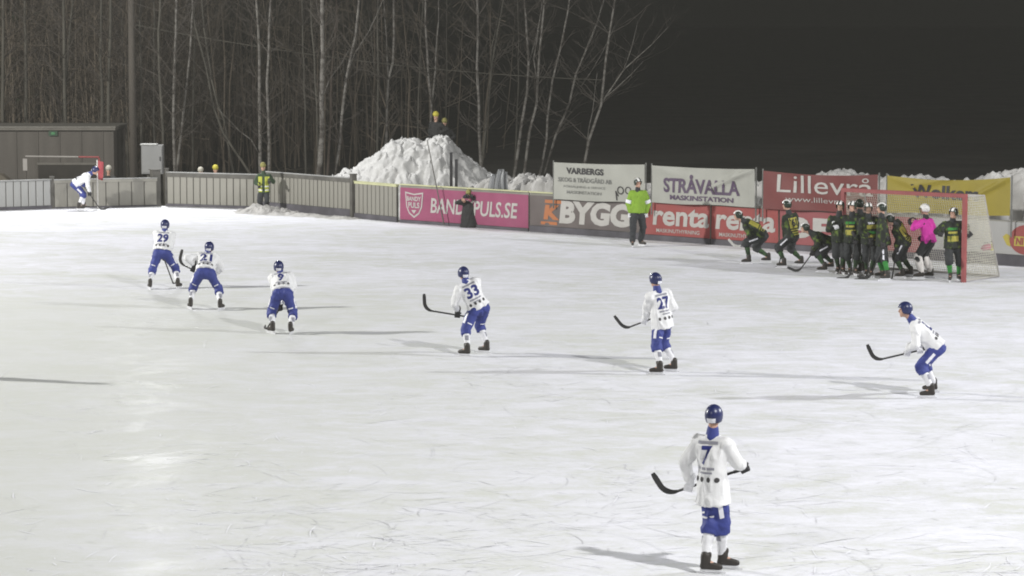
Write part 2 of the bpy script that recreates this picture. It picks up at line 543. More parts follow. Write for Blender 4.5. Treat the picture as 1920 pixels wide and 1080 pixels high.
# ------------------------------------------------------------------ end-line boards with their advertisements
def bt(px):
    k = (px - 960.0) / F
    # ground intersection (verticals stay vertical closely enough at this lens)
    lo, hi = -5.0, 60.0
    for _ in range(50):
        mid = (lo + hi) / 2
        p = BO + BD * mid
        if proj((p.x, p.y, 0.6))[0] < px: lo = mid
        else: hi = mid
    return lo
BRZ = math.atan2(BD.y, BD.x)
def place_flat(name, geo, x0, x1, z0, z1, yoff, m, parent, fn=None):
    v, f, _ = geo
    vv = []
    for a, b in v:
        x, z = x0 + (x1 - x0) * a, z0 + (z1 - z0) * b
        vv.append((x, -yoff - (fn(x, z) if fn else 0.0), z))
    return link(name, mesh_py(name, vv, f), parent, m)
def sign_board(px0, px1, z0, z1, m, label, group='advertising boards along the end line', cap=True):
    t0, t1 = bt(px0), bt(px1)
    root = empty('advertising_board', BO + BD * t0, BRZ)
    tag(root, label, 'advertising board', group)
    Ln = t1 - t0
    MB().box(0.006, Ln - 0.006, 0.0, 0.05, 0.0, 1.17).build('backing', M_SLAT, root)
    MB().box(0.006, Ln - 0.006, -0.05, -0.002, 0.0, z0 - 0.01).build('kick_board', M_KICK, root)
    # face: a slightly buckled printed sheet
    nx = max(6, int(Ln / 0.09)); nz_ = 12
    rnd = random.Random(int(px0))
    ph = rnd.uniform(0, 9)
    fn = lambda x, z: 0.010 * math.sin(x * 3.1 + ph) * math.sin(z * 2.2 + ph * 2) + 0.006 * math.sin(x * 7 + z * 4 + ph)
    v, f = [], []
    for j in range(nz_ + 1):
        for i in range(nx + 1):
            x, z = 0.012 + (Ln - 0.024) * i / nx, z0 + (z1 - z0) * j / nz_
            v.append((x, -0.028 - fn(x, z), z))
    for j in range(nz_):
        for i in range(nx):
            f.append([j * (nx + 1) + i, j * (nx + 1) + i + 1, (j + 1) * (nx + 1) + i + 1, (j + 1) * (nx + 1) + i])
    link('sign_face', mesh_py('sign_face', v, f, True), root, m)
    if cap:
        MB().box(0.0, Ln, -0.06, 0.08, 1.175, 1.21).build('cap', M_RAILY, root)
    return root, t0, fn
M_PINK = mat('sign_pink', (0.27, 0.06, 0.125), 0.5, 0.08, 2)
M_GREYB = mat('sign_grey', (0.115, 0.095, 0.09), 0.5, 0.1, 2)
M_REDS = mat('sign_red', (0.275, 0.055, 0.05), 0.5, 0.08, 2)
M_REDB = mat('sign_rose', (0.26, 0.065, 0.07), 0.5, 0.08, 2)
M_WHITEP = mat('sign_white', (0.42, 0.405, 0.38), 0.5, 0.06, 3)
M_PALE = mat('sign_pale', (0.36, 0.355, 0.345), 0.5, 0.05, 2)
M_ORANGE = mat('sign_orange', (0.40, 0.14, 0.05), 0.5, 0.06, 2)
M_YEL = mat('sign_yellow', (0.42, 0.34, 0.05), 0.5, 0.06, 2)
M_BLACKP = mat('print_black', (0.03, 0.028, 0.03), 0.6, 0.1, 3)
def letter(root, t0, fn, body, px0, px1, z0, z1, m, bold=0.03, shear=0.0, name='lettering', y=0.037, z0b=None, spacing=1.0):
    return place_flat(name, text_geo(body, bold, shear, 1, spacing), bt(px0) - t0, bt(px1) - t0, z0, z1, y, m, root, fn)

rt, t0, fn = sign_board(751, 992, 0.10, 1.10, M_PINK, 'pink board reading BANDYPULS.SE with a shield crest behind the kneeling photographer')
letter(rt, t0, fn, 'BANDYPULS.SE', 808, 972, 0.36, 0.83, M_WHITEP, 0.018, 0.14)
def shape(root, t0, fn, name, pts, px0, px1, z0, z1, m, y=0.037):
    return place_flat(name, poly_geo(pts), bt(px0) - t0, bt(px1) - t0, z0, z1, y, m, root, fn)
SHIELD = [(0.5, 0.0), (0.78, 0.16), (0.93, 0.42), (1.0, 1.0), (0.5, 0.93), (0.0, 1.0), (0.07, 0.42), (0.22, 0.16)]
c1 = shape(rt, t0, fn, 'crest', SHIELD, 761, 795, 0.17, 0.98, M_WHITEP)
shape(c1, t0, fn, 'crest_field', SHIELD, 763.2, 792.8, 0.23, 0.93, M_PINK, 0.041)
place_flat('crest_lettering', text_geo('BANDY', 0.03, 0, 1), bt(765) - t0, bt(791) - t0, 0.70, 0.84, 0.046, M_WHITEP, c1, fn)
place_flat('crest_lettering', text_geo('PULS', 0.03, 0, 1), bt(767.5) - t0, bt(788.5) - t0, 0.48, 0.66, 0.046, M_WHITEP, c1, fn)
place_flat('crest_lettering', poly_geo([(0, 1), (1, 1), (0.5, 0)]), bt(773) - t0, bt(783) - t0, 0.30, 0.42, 0.046, M_WHITEP, c1, fn)

rt, t0, fn = sign_board(994, 1207, 0.20, 1.10, M_GREYB, 'dark grey board reading K BYGG left of the referee')
letter(rt, t0, fn, 'BYGG', 1050, 1184, 0.31, 1.0, M_WHITEP, 0.055, 0.10)
letter(rt, t0, fn, 'K', 1021, 1050, 0.40, 0.84, M_ORANGE, 0.06, 0.10, 'logo')
shape(rt, t0, fn, 'logo', [(0, 0), (1, 0), (1, 1), (0, 1)], 1023, 1054, 0.89, 0.99, M_ORANGE)
shape(rt, t0, fn, 'logo', [(0, 0), (1, 0), (1, 1), (0, 1)], 1016, 1046, 0.25, 0.34, M_ORANGE)

rt, t0, fn = sign_board(1209, 1333, 0.17, 1.10, M_REDS, 'red board reading renta directly right of the referee', cap=False)
letter(rt, t0, fn, 'renta', 1225, 1331, 0.45, 0.97, M_WHITEP, 0.028, 0.08)
letter(rt, t0, fn, 'MASKINUTHYRNING', 1232, 1313, 0.25, 0.36, M_WHITEP, 0.01, 0.05)
rt, t0, fn = sign_board(1334.5, 1461, 0.17, 1.10, M_REDS, 'red board reading renta behind the leftmost crouching defender', cap=False)
letter(rt, t0, fn, 'renta', 1343, 1455, 0.45, 0.97, M_WHITEP, 0.028, 0.08)
letter(rt, t0, fn, 'MASKINUTHYRNING', 1350, 1428, 0.25, 0.36, M_WHITEP, 0.01, 0.05)
rt, t0, fn = sign_board(1462.5, 1745, 0.17, 1.10, M_REDB, 'dull red board with large pale letters behind the crowded defenders', cap=False)
letter(rt, t0, fn, 'BE', 1476, 1566, 0.35, 0.93, M_WHITEP, 0.05, 0.0, spacing=1.1)
rt, t0, fn = sign_board(1746.5, 2010, 0.30, 1.14, M_PALE, 'pale grey board with a red ball logo right of the goal', cap=False)
place_flat('logo_ball', disc_geo(28), bt(1894) - t0, bt(1957) - t0, 0.31, 1.08, 0.037, M_REDS, rt, fn)
shape(rt, t0, fn, 'logo_band', [(0, 0), (1, 0), (1, 1), (0, 1)], 1903, 1948, 0.53, 0.78, M_YEL, 0.041)
letter(rt, t0, fn, 'NI', 1906, 1921, 0.56, 0.75, M_REDS, 0.05, 0.1, 'lettering', 0.046)
shape(rt, t0, fn, 'logo_tail', [(0, 0.75), (0.45, 1.0), (1, 0.85), (1, 0), (0.55, 0.1)], 1881, 1896, 0.50, 0.83, M_YEL, 0.034)

# upper banners on poles
M_BANW = mat('banner_white', (0.34, 0.34, 0.305), 0.6, 0.06, 1.5)
M_BANR = mat('banner_red', (0.15, 0.034, 0.032), 0.6, 0.10, 1.5)
M_BANY = mat('banner_yellow', (0.30, 0.24, 0.03), 0.6, 0.08, 1.5)
M_POLE = mat('banner_pole', (0.13, 0.13, 0.12), 0.6, 0.2)
def banner(px0, px1, zb0, zb1, zt0, zt1, m, label, sag=0.03, ph=0.0, folds=()):
    t0, t1 = bt(px0), bt(px1)
    Ln = t1 - t0
    root = empty('banner', BO + BD * t0 + BN * 0.14, BRZ)
    tag(root, label, 'banner', 'cloth banners above the end-line boards')
    def fn(x, z):
        u = x / Ln
        d = 0.03 * math.sin(x * 1.7 + ph) * math.sin(z * 2.1 + ph) + 0.018 * math.sin(x * 4.3 + z * 5.2 + ph)
        for (ua, za, ub, zb_, amp, wd) in folds:        # ridges pulled from a corner
            ax, az, bx, bz = ua * Ln, za, ub * Ln, zb_
            dx, dz = bx - ax, bz - az
            l2 = dx * dx + dz * dz
            k = max(0, min(1, ((x - ax) * dx + (z - az) * dz) / l2))
            dist = math.hypot(x - ax - dx * k, z - az - dz * k)
            d += amp * math.exp(-(dist / wd) ** 2) * (1 - 0.6 * k)
        return d * min(1, 6 * u + .15) * min(1, 6 * (1 - u) + .15)
    nx, nz = 60, 26
    v, f = [], []
    for j in range(nz + 1):
        for i in range(nx + 1):
            u, w = i / nx, j / nz
            x = u * Ln
            zt = zt0 + (zt1 - zt0) * u - sag * 4 * u * (1 - u)
            zb = zb0 + (zb1 - zb0) * u + 0.012 * math.sin(u * 9 + ph)
            z = zb + (zt - zb) * w
            v.append((x, -fn(x, z), z))
    for j in range(nz):
        for i in range(nx):
            f.append([j * (nx + 1) + i, j * (nx + 1) + i + 1, (j + 1) * (nx + 1) + i + 1, (j + 1) * (nx + 1) + i])
    link('cloth', mesh_py('cloth', v, f, True), root, m)
    for x, zt in ((-0.03, zt0), (Ln + 0.03, zt1)):
        MB().tube([(x, 0.025, 0.75), (x, 0.025, zt + 0.05)], 0.022, 8).build('pole', M_POLE, root)
    return root, t0, fn
M_VIOLET = mat('print_violet', (0.085, 0.055, 0.10), 0.6, 0.1, 3)
M_FADE = mat('print_faded', (0.16, 0.16, 0.15), 0.6, 0.1, 3)
rt, t0, fn = banner(1044, 1214, 1.02, 1.07, 2.12, 2.18, M_BANW, 'white banner reading VARBERGS SKOG & TRÄDGÅRD AB, leftmost of the cloth banners', 0.02, 1.0)
letter(rt, t0, fn, 'VARBERGS', 1067, 1139, 1.80, 1.99, M_BLACKP, 0.04, 0.0, y=0.014)
letter(rt, t0, fn, 'SKOG & TRÄDGÅRD AB', 1052, 1154, 1.56, 1.73, M_FADE, 0.03, 0.0, y=0.014)
letter(rt, t0, fn, 'FÖRSÄLJNING & SERVICE', 1062, 1141, 1.38, 1.475, M_FADE, 0.0, 0.0, y=0.014)
letter(rt, t0, fn, 'MASKINSTATION', 1068, 1134, 1.22, 1.31, M_FADE, 0.01, 0.0, y=0.014)
# the small line drawing on that banner: two wheels and a bracket
def ring_geo(n=16, a=0.5, b=0.36):
    v = [(0.5 + r_ * math.cos(2 * math.pi * i / n), 0.5 + r_ * math.sin(2 * math.pi * i / n)) for r_ in (a, b) for i in range(n)]
    return np.array(v), [[i, (i + 1) % n, n + (i + 1) % n, n + i] for i in range(n)], 1
place_flat('drawing', ring_geo(), bt(1164) - t0, bt(1177) - t0, 1.28, 1.52, 0.014, M_BLACKP, rt, fn)
place_flat('drawing', ring_geo(), bt(1179) - t0, bt(1190) - t0, 1.30, 1.52, 0.014, M_BLACKP, rt, fn)
place_flat('drawing', poly_geo([(0, 1), (0.3, 1), (1, 0.5), (0.85, 0.4), (0.4, 0.6), (0.55, 0), (0.2, 0)]), bt(1160) - t0, bt(1166) - t0, 1.10, 1.38, 0.014, M_BLACKP, rt, fn)
rt, t0, fn = banner(1228, 1420, 1.10, 1.14, 2.17, 2.20, M_BANW, 'white banner reading STRÅVALLA MASKINSTATION, between the white and the red banner', 0.03, 2.4,
                    ((1.0, 2.2, 0.58, 1.62, 0.11, 0.07), (0.0, 2.17, 0.45, 1.8, 0.06, 0.14), (0.82, 2.2, 0.84, 1.2, 0.03, 0.03), (0.93, 2.1, 0.94, 1.2, 0.03, 0.03)))
letter(rt, t0, fn, 'STRÅVALLA', 1250, 1391, 1.42, 1.96, M_VIOLET, 0.03, 0.0, y=0.014)
letter(rt, t0, fn, 'MASKINSTATION', 1262, 1380, 1.22, 1.36, M_VIOLET, 0.03, 0.0, y=0.014)
rt, t0, fn = banner(1436, 1650, 1.12, 1.14, 2.17, 2.21, M_BANR, 'dull red banner reading Lillevrå with a web address below it', 0.07, 3.3)
letter(rt, t0, fn, 'Lillevrå', 1462, 1642, 1.60, 2.09, M_WHITEP, 0.0, 0.0, y=0.014)
letter(rt, t0, fn, 'www.lillevra.se', 1479, 1610, 1.36, 1.50, M_WHITEP, -0.005, 0.0, y=0.014)
rt, t0, fn = banner(1668, 1898, 1.22, 1.30, 2.20, 2.30, M_BANY, 'yellow creased banner reading Wolkers seen above and through the goal', 0.10, 4.2,
                    ((1.0, 2.3, 0.72, 1.75, 0.12, 0.06), (0.0, 2.2, 0.22, 1.95, 0.08, 0.10), (0.5, 2.2, 0.22, 1.95, 0.07, 0.09)))
letter(rt, t0, fn, 'Wolkers', 1712, 1842, 1.64, 2.0, M_BLACKP, 0.03, 0.0, y=0.014)

# ================================================================== GOAL
M_REDP = mat('red_paint', (0.27, 0.070, 0.070), 0.45, 0.12, 4)
M_NET = mat('net_string', (0.46, 0.44, 0.37), 0.8, 0.08, 4)
M_BAR = mat('galvanised_bar', (0.42, 0.40, 0.38), 0.5, 0.1, 4)
GL, GR = ground(1575, 513), ground(1808, 530)
GD = (GR - GL); GW = GD.length; GD.normalize()
goal = empty('goal', GL, math.atan2(GD.y, GD.x))
tag(goal, 'red framed bandy goal with a pale net, defenders crowded in its mouth', 'goal')
GH, PT, D0, D1 = 2.15, 0.095, 1.75, 0.95
MB().box(0, PT, 0, PT, 0.0, GH - PT - 0.002).build('goal_post', M_REDP, goal)
MB().box(GW - PT, GW, 0, PT, 0.0, GH - PT - 0.002).build('goal_post', M_REDP, goal)
MB().box(0, GW, 0, PT, GH - PT, GH).build('crossbar', M_REDP, goal)
for x in (0.05, GW - 0.05):
    MB().tube([(x, PT, GH - 0.06), (x, D1, GH - 0.08), (x, D0, 0.03), (x, PT, 0.03)], 0.022, 8).build('side_frame', M_BAR, goal)
MB().tube([(0.05, D0, 0.03), (GW - 0.05, D0, 0.03)], 0.028, 8).build('back_bar', M_BAR, goal)
MB().tube([(0.05, D1, GH - 0.08), (GW - 0.05, D1, GH - 0.08)], 0.014, 8).build('back_bar', M_BAR, goal)
def net_panel(mb, a, b, c, d, sag, sp=0.062, rad=0.006):
    a, b, c, d = map(Vector, (a, b, c, d))
    nrm = (b - a).cross(d - a).normalized()
    def P(u, w):
        return a * (1 - u) * (1 - w) + b * u * (1 - w) + c * u * w + d * (1 - u) * w + nrm * sag * 16 * u * (1 - u) * w * (1 - w)
    nu = max(2, int((b - a).length / sp)); nw = max(2, int((d - a).length / sp))
    for i in range(nu + 1):
        mb.tube([P(i / nu, k / 5) for k in range(6)], rad, 3, False)
    for j in range(nw + 1):
        mb.tube([P(k / 5, j / nw) for k in range(6)], rad, 3, False)
nb = MB()
x0, x1, zt = 0.05, GW - 0.05, GH - 0.08
net_panel(nb, (x0, D0, 0.05), (x1, D0, 0.05), (x1, D1, zt), (x0, D1, zt), 0.05)
net_panel(nb, (x0, PT, 0.05), (x0, D0, 0.05), (x0, D1, zt), (x0, PT, zt), 0.03)
net_panel(nb, (x1, PT, 0.05), (x1, D0, 0.05), (x1, D1, zt), (x1, PT, zt), 0.03)
net_panel(nb, (x0, PT, zt), (x1, PT, zt), (x1, D1, zt), (x0, D1, zt), -0.04)
tag(nb.build('net', M_NET, goal), kind='stuff')
# drink bottle and pink pouch on the side netting
GI = Matrix.Translation(GL) @ Matrix.Rotation(math.atan2(GD.y, GD.x), 4, 'Z')
M_PLY = mat('yellow_plastic', (0.62, 0.56, 0.10), 0.4, 0.1, 9)
M_PLP = mat('pink_cloth', (0.55, 0.08, 0.20), 0.8, 0.2, 9)
M_BLK = mat('black_plastic', (0.03, 0.03, 0.032), 0.5, 0.1, 9)
def on_board(px, py, fwd):
    k = (px - 960.0) / F
    p = BO + BD * bt(px) + BN * fwd
    return at(px, py, p.y)
bp_ = at(1860, 470, (GR + (BEND - GR) * 0.0).y + 1.2)
bot = empty('bottle', bp_)
tag(bot, 'small yellow drink bottle with black cap on the right side netting', 'bottle')
mb = MB(); mb.tube([(0, 0, 0), (0, 0, 0.02), (0, 0, 0.15), (0, 0, 0.19), (0, 0, 0.21)], [0.04, 0.048, 0.046, 0.03, 0.02], 12); mb.build('bottle_body', M_PLY, bot, True)
mb = MB(); mb.tube([(0, 0, 0.212), (0, 0, 0.25)], [0.026, 0.024], 10); mb.build('bottle_cap', M_BLK, bot)
pz = at(1850, 468, bp_.y)
mb = MB(); mb.tube([(-0.14, 0, 0.02), (-0.10, 0, 0.03), (-0.02, 0, 0.06), (0.04, 0.0, 0.07), (0.08, 0, 0.05), (0.10, 0, 0.04)], [0.02, 0.06, 0.075, 0.085, 0.07, 0.02], 10)
pch = mb.build('pouch', M_PLP, None, True); pch.location = pz
MB().tube([(-0.09, 0, 0.08), (-0.05, 0.0, 0.17), (0.03, 0, 0.17), (0.05, 0, 0.12)], 0.008, 6).build('strap', M_BLK, pch)
tag(pch, 'soft pink pouch beside the yellow bottle on the side netting', 'pouch')

# ================================================================== BEHIND THE CORNER
M_SHED = mat('shed_wall', (0.085, 0.076, 0.066), 0.85, 0.12, 1.2, stretch=(3, 1, 0.3))
M_SHEDR = mat('shed_roof', (0.12, 0.11, 0.095), 0.8, 0.15, 2)
M_OPENSHADE = mat('shed_opening_shade', (0.03, 0.026, 0.022), 0.9, 0.2, 2)
YS = 98.5
sl, sr = at(-70, 330, YS).x, at(214, 330, YS).x
stop = at(100, 238, YS).z
shed = empty('shed', (sl, YS, -0.45))
tag(shed, 'low brown flat-roofed shed behind the far left boards', 'shed')
SW, SH = sr - sl, stop + 0.45
MB().box(0, SW, 0.0, 3.0, 0, SH - 0.12).build('wall', M_SHED, shed)
rf = MB().box(-0.08, SW + 0.08, -0.12, 3.1, SH - 0.118, SH - 0.02).build('roof', M_SHEDR, shed)
MB().box(-0.1, SW + 0.1, -0.15, 3.15, SH - 0.018, SH + 0.02).build('roof_edge', mat('roof_edge', (0.17, 0.16, 0.14), 0.6), rf)
for i in range(7):
    x = SW * (i + 0.5) / 7
    MB().box(x - 0.02, x + 0.02, -0.022, -0.002, 0.05, SH - 0.13).build('batten', M_SHED, shed)
hx0, hx1 = at(72, 320, YS).x - sl, at(182, 320, YS).x - sl
dr = MB().box(hx0, hx1, -0.05, -0.025, 0.1, at(100, 309, YS).z + 0.45).build('opening_shade', M_OPENSHADE, shed)  # dark plate on the wall, the recess shade is put into its colour
MB().box(hx0 - 0.04, hx1 + 0.04, -0.07, -0.004, at(100, 309, YS).z + 0.452, at(100, 306, YS).z + 0.47).build('lintel', M_SHEDR, dr)
gx, gz = at(100, 250, YS).x - sl, at(100, 250, YS).z + 0.45
sg = MB().box(gx - 0.16, gx + 0.16, -0.07, -0.026, gz - 0.09, gz + 0.09).build('exit_sign', mat('sign_case', (0.03, 0.06, 0.035), 0.5), shed)
MB().box(gx - 0.07, gx + 0.07, -0.078, -0.072, gz - 0.04, gz + 0.04).build('sign_lens', emit_mat('sign_lens', (0.04, 0.16, 0.06), 0.12), sg)

def lowheap(u, w):
    return 1.35 * max(0, 1 - u * u) ** 0.7 * max(0, 1 - w * w) ** 0.7 - 0.05
hp_ = heap('snow_pile', at(-6, 320, 95.8).x, 95.8, 1.15, 1.3, lowheap, mat('brown_snow', (0.15, 0.13, 0.10), 0.9, 0.2, 1.5), 40, 40, -0.45, 0, 0.10, 1.3, 40)
tag(hp_, 'rounded brown dirty snow mound behind the boards at the far left edge', 'snow pile')

# spare goal stored behind the boards
YG = 95.2
ga, gb_ = at(48, 293, YG + 0.6), at(186, 294, YG)
M_WP = mat('white_paint', (0.30, 0.28, 0.26), 0.5, 0.1)
sg_ = empty('goal', (ga.x, ga.y, -0.45))
tag(sg_, 'old spare goal frame standing behind the boards left of the corner flag', 'goal')
dv = gb_ - ga; gh = ga.z + 0.45
MB().tube([(0, 0, gh), (dv.x * 0.72, dv.y * 0.72, gh)], 0.028, 8).build('crossbar', M_WP, sg_)
MB().tube([(dv.x * 0.725, dv.y * 0.725, gh), (dv.x, dv.y, gh)], 0.03, 8).build('crossbar', M_REDP, sg_)
MB().tube([(0, 0, 0), (0, 0, gh - 0.03)], 0.035, 8).build('goal_post', M_SHED, sg_)
MB().tube([(dv.x, dv.y, 0), (dv.x, dv.y, gh - 0.03)], 0.04, 8).build('goal_post', M_REDP, sg_)
MB().box(-0.09, 0.06, -0.06, -0.04, gh - 0.50, gh - 0.08).build('end_plate', M_WP, sg_)

# electric cabinet on legs
YC = 94.6
cl, cr_ = at(265, 300, YC), at(305, 300, YC)
cz0, cz1 = at(285, 326, YC).z, at(285, 271, YC).z
cb = empty('electric_cabinet', (cl.x, YC, -0.45))
tag(cb, 'grey steel electric cabinet raised behind the corner boards', 'electric cabinet')
M_CAB = mat('cabinet_grey', (0.25, 0.25, 0.245), 0.5, 0.06, 2)
W_ = cr_.x - cl.x
MB().box(0, W_, 0, 0.4, cz0 + 0.45, cz1 + 0.43).build('cabinet_body', M_CAB, cb)
d_ = MB().box(0.03, W_ - 0.03, -0.03, -0.002, cz0 + 0.49, cz1 + 0.38).build('door', M_CAB, cb)
MB().box(W_ - 0.10, W_ - 0.07, -0.05, -0.032, cz0 + 0.9, cz0 + 1.05).build('handle', M_BLK, d_)
MB().box(-0.03, W_ * 0.72, -0.05, 0.42, cz1 + 0.432, cz1 + 0.47).build('lid', mat('lid_grey', (0.48, 0.48, 0.46), 0.5), cb)
for x in (W_ * 0.28, W_ * 0.72):
    MB().box(x - 0.04, x + 0.04, 0.12, 0.20, 0, cz0 + 0.448).build('leg', M_DARK, cb)

# corner flag
cf = empty('corner_flag', ground(183.5, 392))
tag(cf, 'corner flag with a white pole and a hanging red cloth beside the bent player', 'corner flag')
fh = at(184, 300, ground(183.5, 392).y).z
MB().tube([(0, 0, 0), (0, 0, fh)], 0.022, 8).build('pole', mat('flag_pole', (0.6, 0.58, 0.54), 0.5), cf)
v, f = [], []
for j in range(9):
    for i in range(5):
        z = fh - 0.02 - 0.62 * j / 8
        x = 0.024 + (0.19 - 0.03 * j / 8) * i / 4
        y = 0.03 * math.sin(i * 1.6 + j * 0.5) * i / 4
        v.append((x, y, z - 0.05 * i / 4))
for j in range(8):
    for i in range(4):
        f.append([j * 5 + i, j * 5 + i + 1, j * 5 + i + 6, j * 5 + i + 5])
fl = link('flag', mesh_py('flag', v, f, True), cf, mat('flag_red', (0.34, 0.06, 0.07), 0.8, 0.1, 6))

# two dark posts, a leaning rod and a sheet of plastic behind the pink board
for px, yt, lb in ((846, 287, 'taller dark wooden post behind the pink board, in front of the snow heap'), (855.5, 300, 'shorter dark wooden post behind the pink board, right of its taller twin')):
    Y = line_y(px, 0.5)
    b_ = at(px, 352, Y)
    o = MB().box(-0.045, 0.045, -0.04, 0.04, -0.45, at(px, yt, Y).z).build('wooden_post', M_BLK)
    MB().box(-0.05, 0.05, -0.045, 0.045, at(px, yt, Y).z + 0.002, at(px, yt, Y).z + 0.02).build('post_cap', M_BLK, o)
    o.location = (b_.x, Y, 0)
    tag(o, lb, 'post', 'dark posts in front of the snow heap')
ra = BO + BD * bt(842) + BN * 0.22
rbY = line_y(812, -0.09)
rb = at(801, 263, rbY)
o = MB().tube([(0, 0, 0.02), (rb - ra) * 0.5 + Vector((0, 0, 0.02)), rb - ra], [0.02, 0.018, 0.014], 8).build('leaning_pole', M_DARK)
o.location = ra
tag(o, 'thin dark pole leaning across the pink sign board up to the snow heap', 'pole')
YB = line_y(925, 1.2)
pl = empty('plastic_sheet', at(930, 358, YB))
tag(pl, 'crumpled pale plastic sheet sticking up behind the boards right of the snow heap', 'plastic sheet')
M_PLS = mat('plastic_pale', (0.24, 0.245, 0.25), 0.4, 0.1, 3)
for k, (dx, top, lean) in enumerate(((-0.16, 0.52, 0.10), (0.0, 0.66, 0.16), (0.14, 0.58, 0.12))):
    v, f = [], []
    for j in range(9):
        t = j / 8
        for i in range(5):
            u = i / 4 - 0.5
            for y in (0,):
                v.append((dx + u * (0.30 - 0.12 * t) - 0.25 * (1 - t) ** 2 * -1 * (0.4 if k else 0.2) + lean * t, 0.05 * math.sin(u * 6 + k) + 0.05 * k + 0.1 * t * t, t * top))
    for j in range(8):
        for i in range(4):
            f.append([j * 5 + i, j * 5 + i + 1, j * 5 + i + 6, j * 5 + i + 5])
    o = link('fold', mesh_py('fold', v, f, True), pl, M_PLS)
    sd = o.modifiers.new('thick', 'SOLIDIFY'); sd.thickness = 0.012

# floodlight mast beyond the corner (lamps above the picture)
mx, my = MAST
mast = empty('floodlight_mast', (at(250, 300, my).x, my, -0.45))
tag(mast, 'straight brown floodlight mast rising behind the shed and the cabinet', 'floodlight mast')
M_MAST = mat('mast_wood', (0.085, 0.074, 0.062), 0.85, 0.15, 2, stretch=(1, 1, 0.1))
MB().tube([(0, 0, 0), (0, 0, 6), (0, 0, 14.2)], [0.15, 0.13, 0.10], 12).build('pole', M_MAST, mast, True)
ca = MB().box(-1.1, 1.1, -0.16, -0.105, 12.9, 13.05).build('cross_arm', M_BAR, mast)
for i in range(4):
    x = -0.9 + 0.6 * i
    MB().box(x - 0.2, x + 0.2, -0.1, 0.15, 13.1, 13.5, Matrix.Rotation(R(0), 4, 'X')).build('lamp_head', M_BLK, mast)

# ================================================================== TREES
def bark_birch():
    m = bpy.data.materials.new('birch_bark')
    m.use_nodes = True
    nt = m.node_tree; L = nt.links.new
    b = nt.nodes['Principled BSDF']
    b.inputs['Roughness'].default_value = 0.8
    tc = nt.nodes.new('ShaderNodeTexCoord')
    mp = nt.nodes.new('ShaderNodeMapping'); mp.inputs['Scale'].default_value = (1.5, 1.5, 3.2)
    L(tc.outputs['Object'], mp.inputs['Vector'])
    n = nt.nodes.new('ShaderNodeTexNoise'); n.inputs['Scale'].default_value = 1.6; n.inputs['Detail'].default_value = 7; n.inputs['Roughness'].default_value = 0.7
    L(mp.outputs[0], n.inputs['Vector'])
    r = nt.nodes.new('ShaderNodeValToRGB')
    r.color_ramp.elements[0].position = 0.40; r.color_ramp.elements[0].color = (0.05, 0.042, 0.035, 1)
    r.color_ramp.elements[1].position = 0.56; r.color_ramp.elements[1].color = (0.15, 0.14, 0.125, 1)
    L(n.outputs['Fac'], r.inputs['Fac']); L(r.outputs['Color'], b.inputs['Base Color'])
    return m
M_BIRCH = bark_birch()
M_BARK = mat('brown_bark', (0.065, 0.05, 0.04), 0.9, 0.3, 2, stretch=(1, 1, 0.3))
M_BARKG = mat('grey_bark', (0.075, 0.069, 0.056), 0.9, 0.35, 2, stretch=(1, 1, 0.3))
M_TWIG = mat('twigs', (0.06, 0.051, 0.043), 0.9, 0.3, 1)
def twig(mb, p, d, ln, rad, rnd, kids):
    q1 = p + d * ln * 0.5 + Vector((rnd.gauss(0, .04), rnd.gauss(0, .04), rnd.gauss(0.02, .03))) * ln
    q2 = p + d * ln + Vector((rnd.gauss(0, .1), rnd.gauss(0, .1), rnd.gauss(0.08, .08))) * ln
    mb.tube([p, q1, q2], [rad, rad * 0.7, rad * 0.25], 3, False)
    for _ in range(kids):
        t = rnd.uniform(0.2, 0.9)
        s_ = p.lerp(q2, t)
        dd = (d + Vector((rnd.gauss(0, .5), rnd.gauss(0, .5), rnd.gauss(0.15, .4)))).normalized()
        twig(mb, s_, dd, ln * rnd.uniform(0.35, 0.6), rad * 0.55, rnd, 1 if kids > 2 else 0)
TREES = []
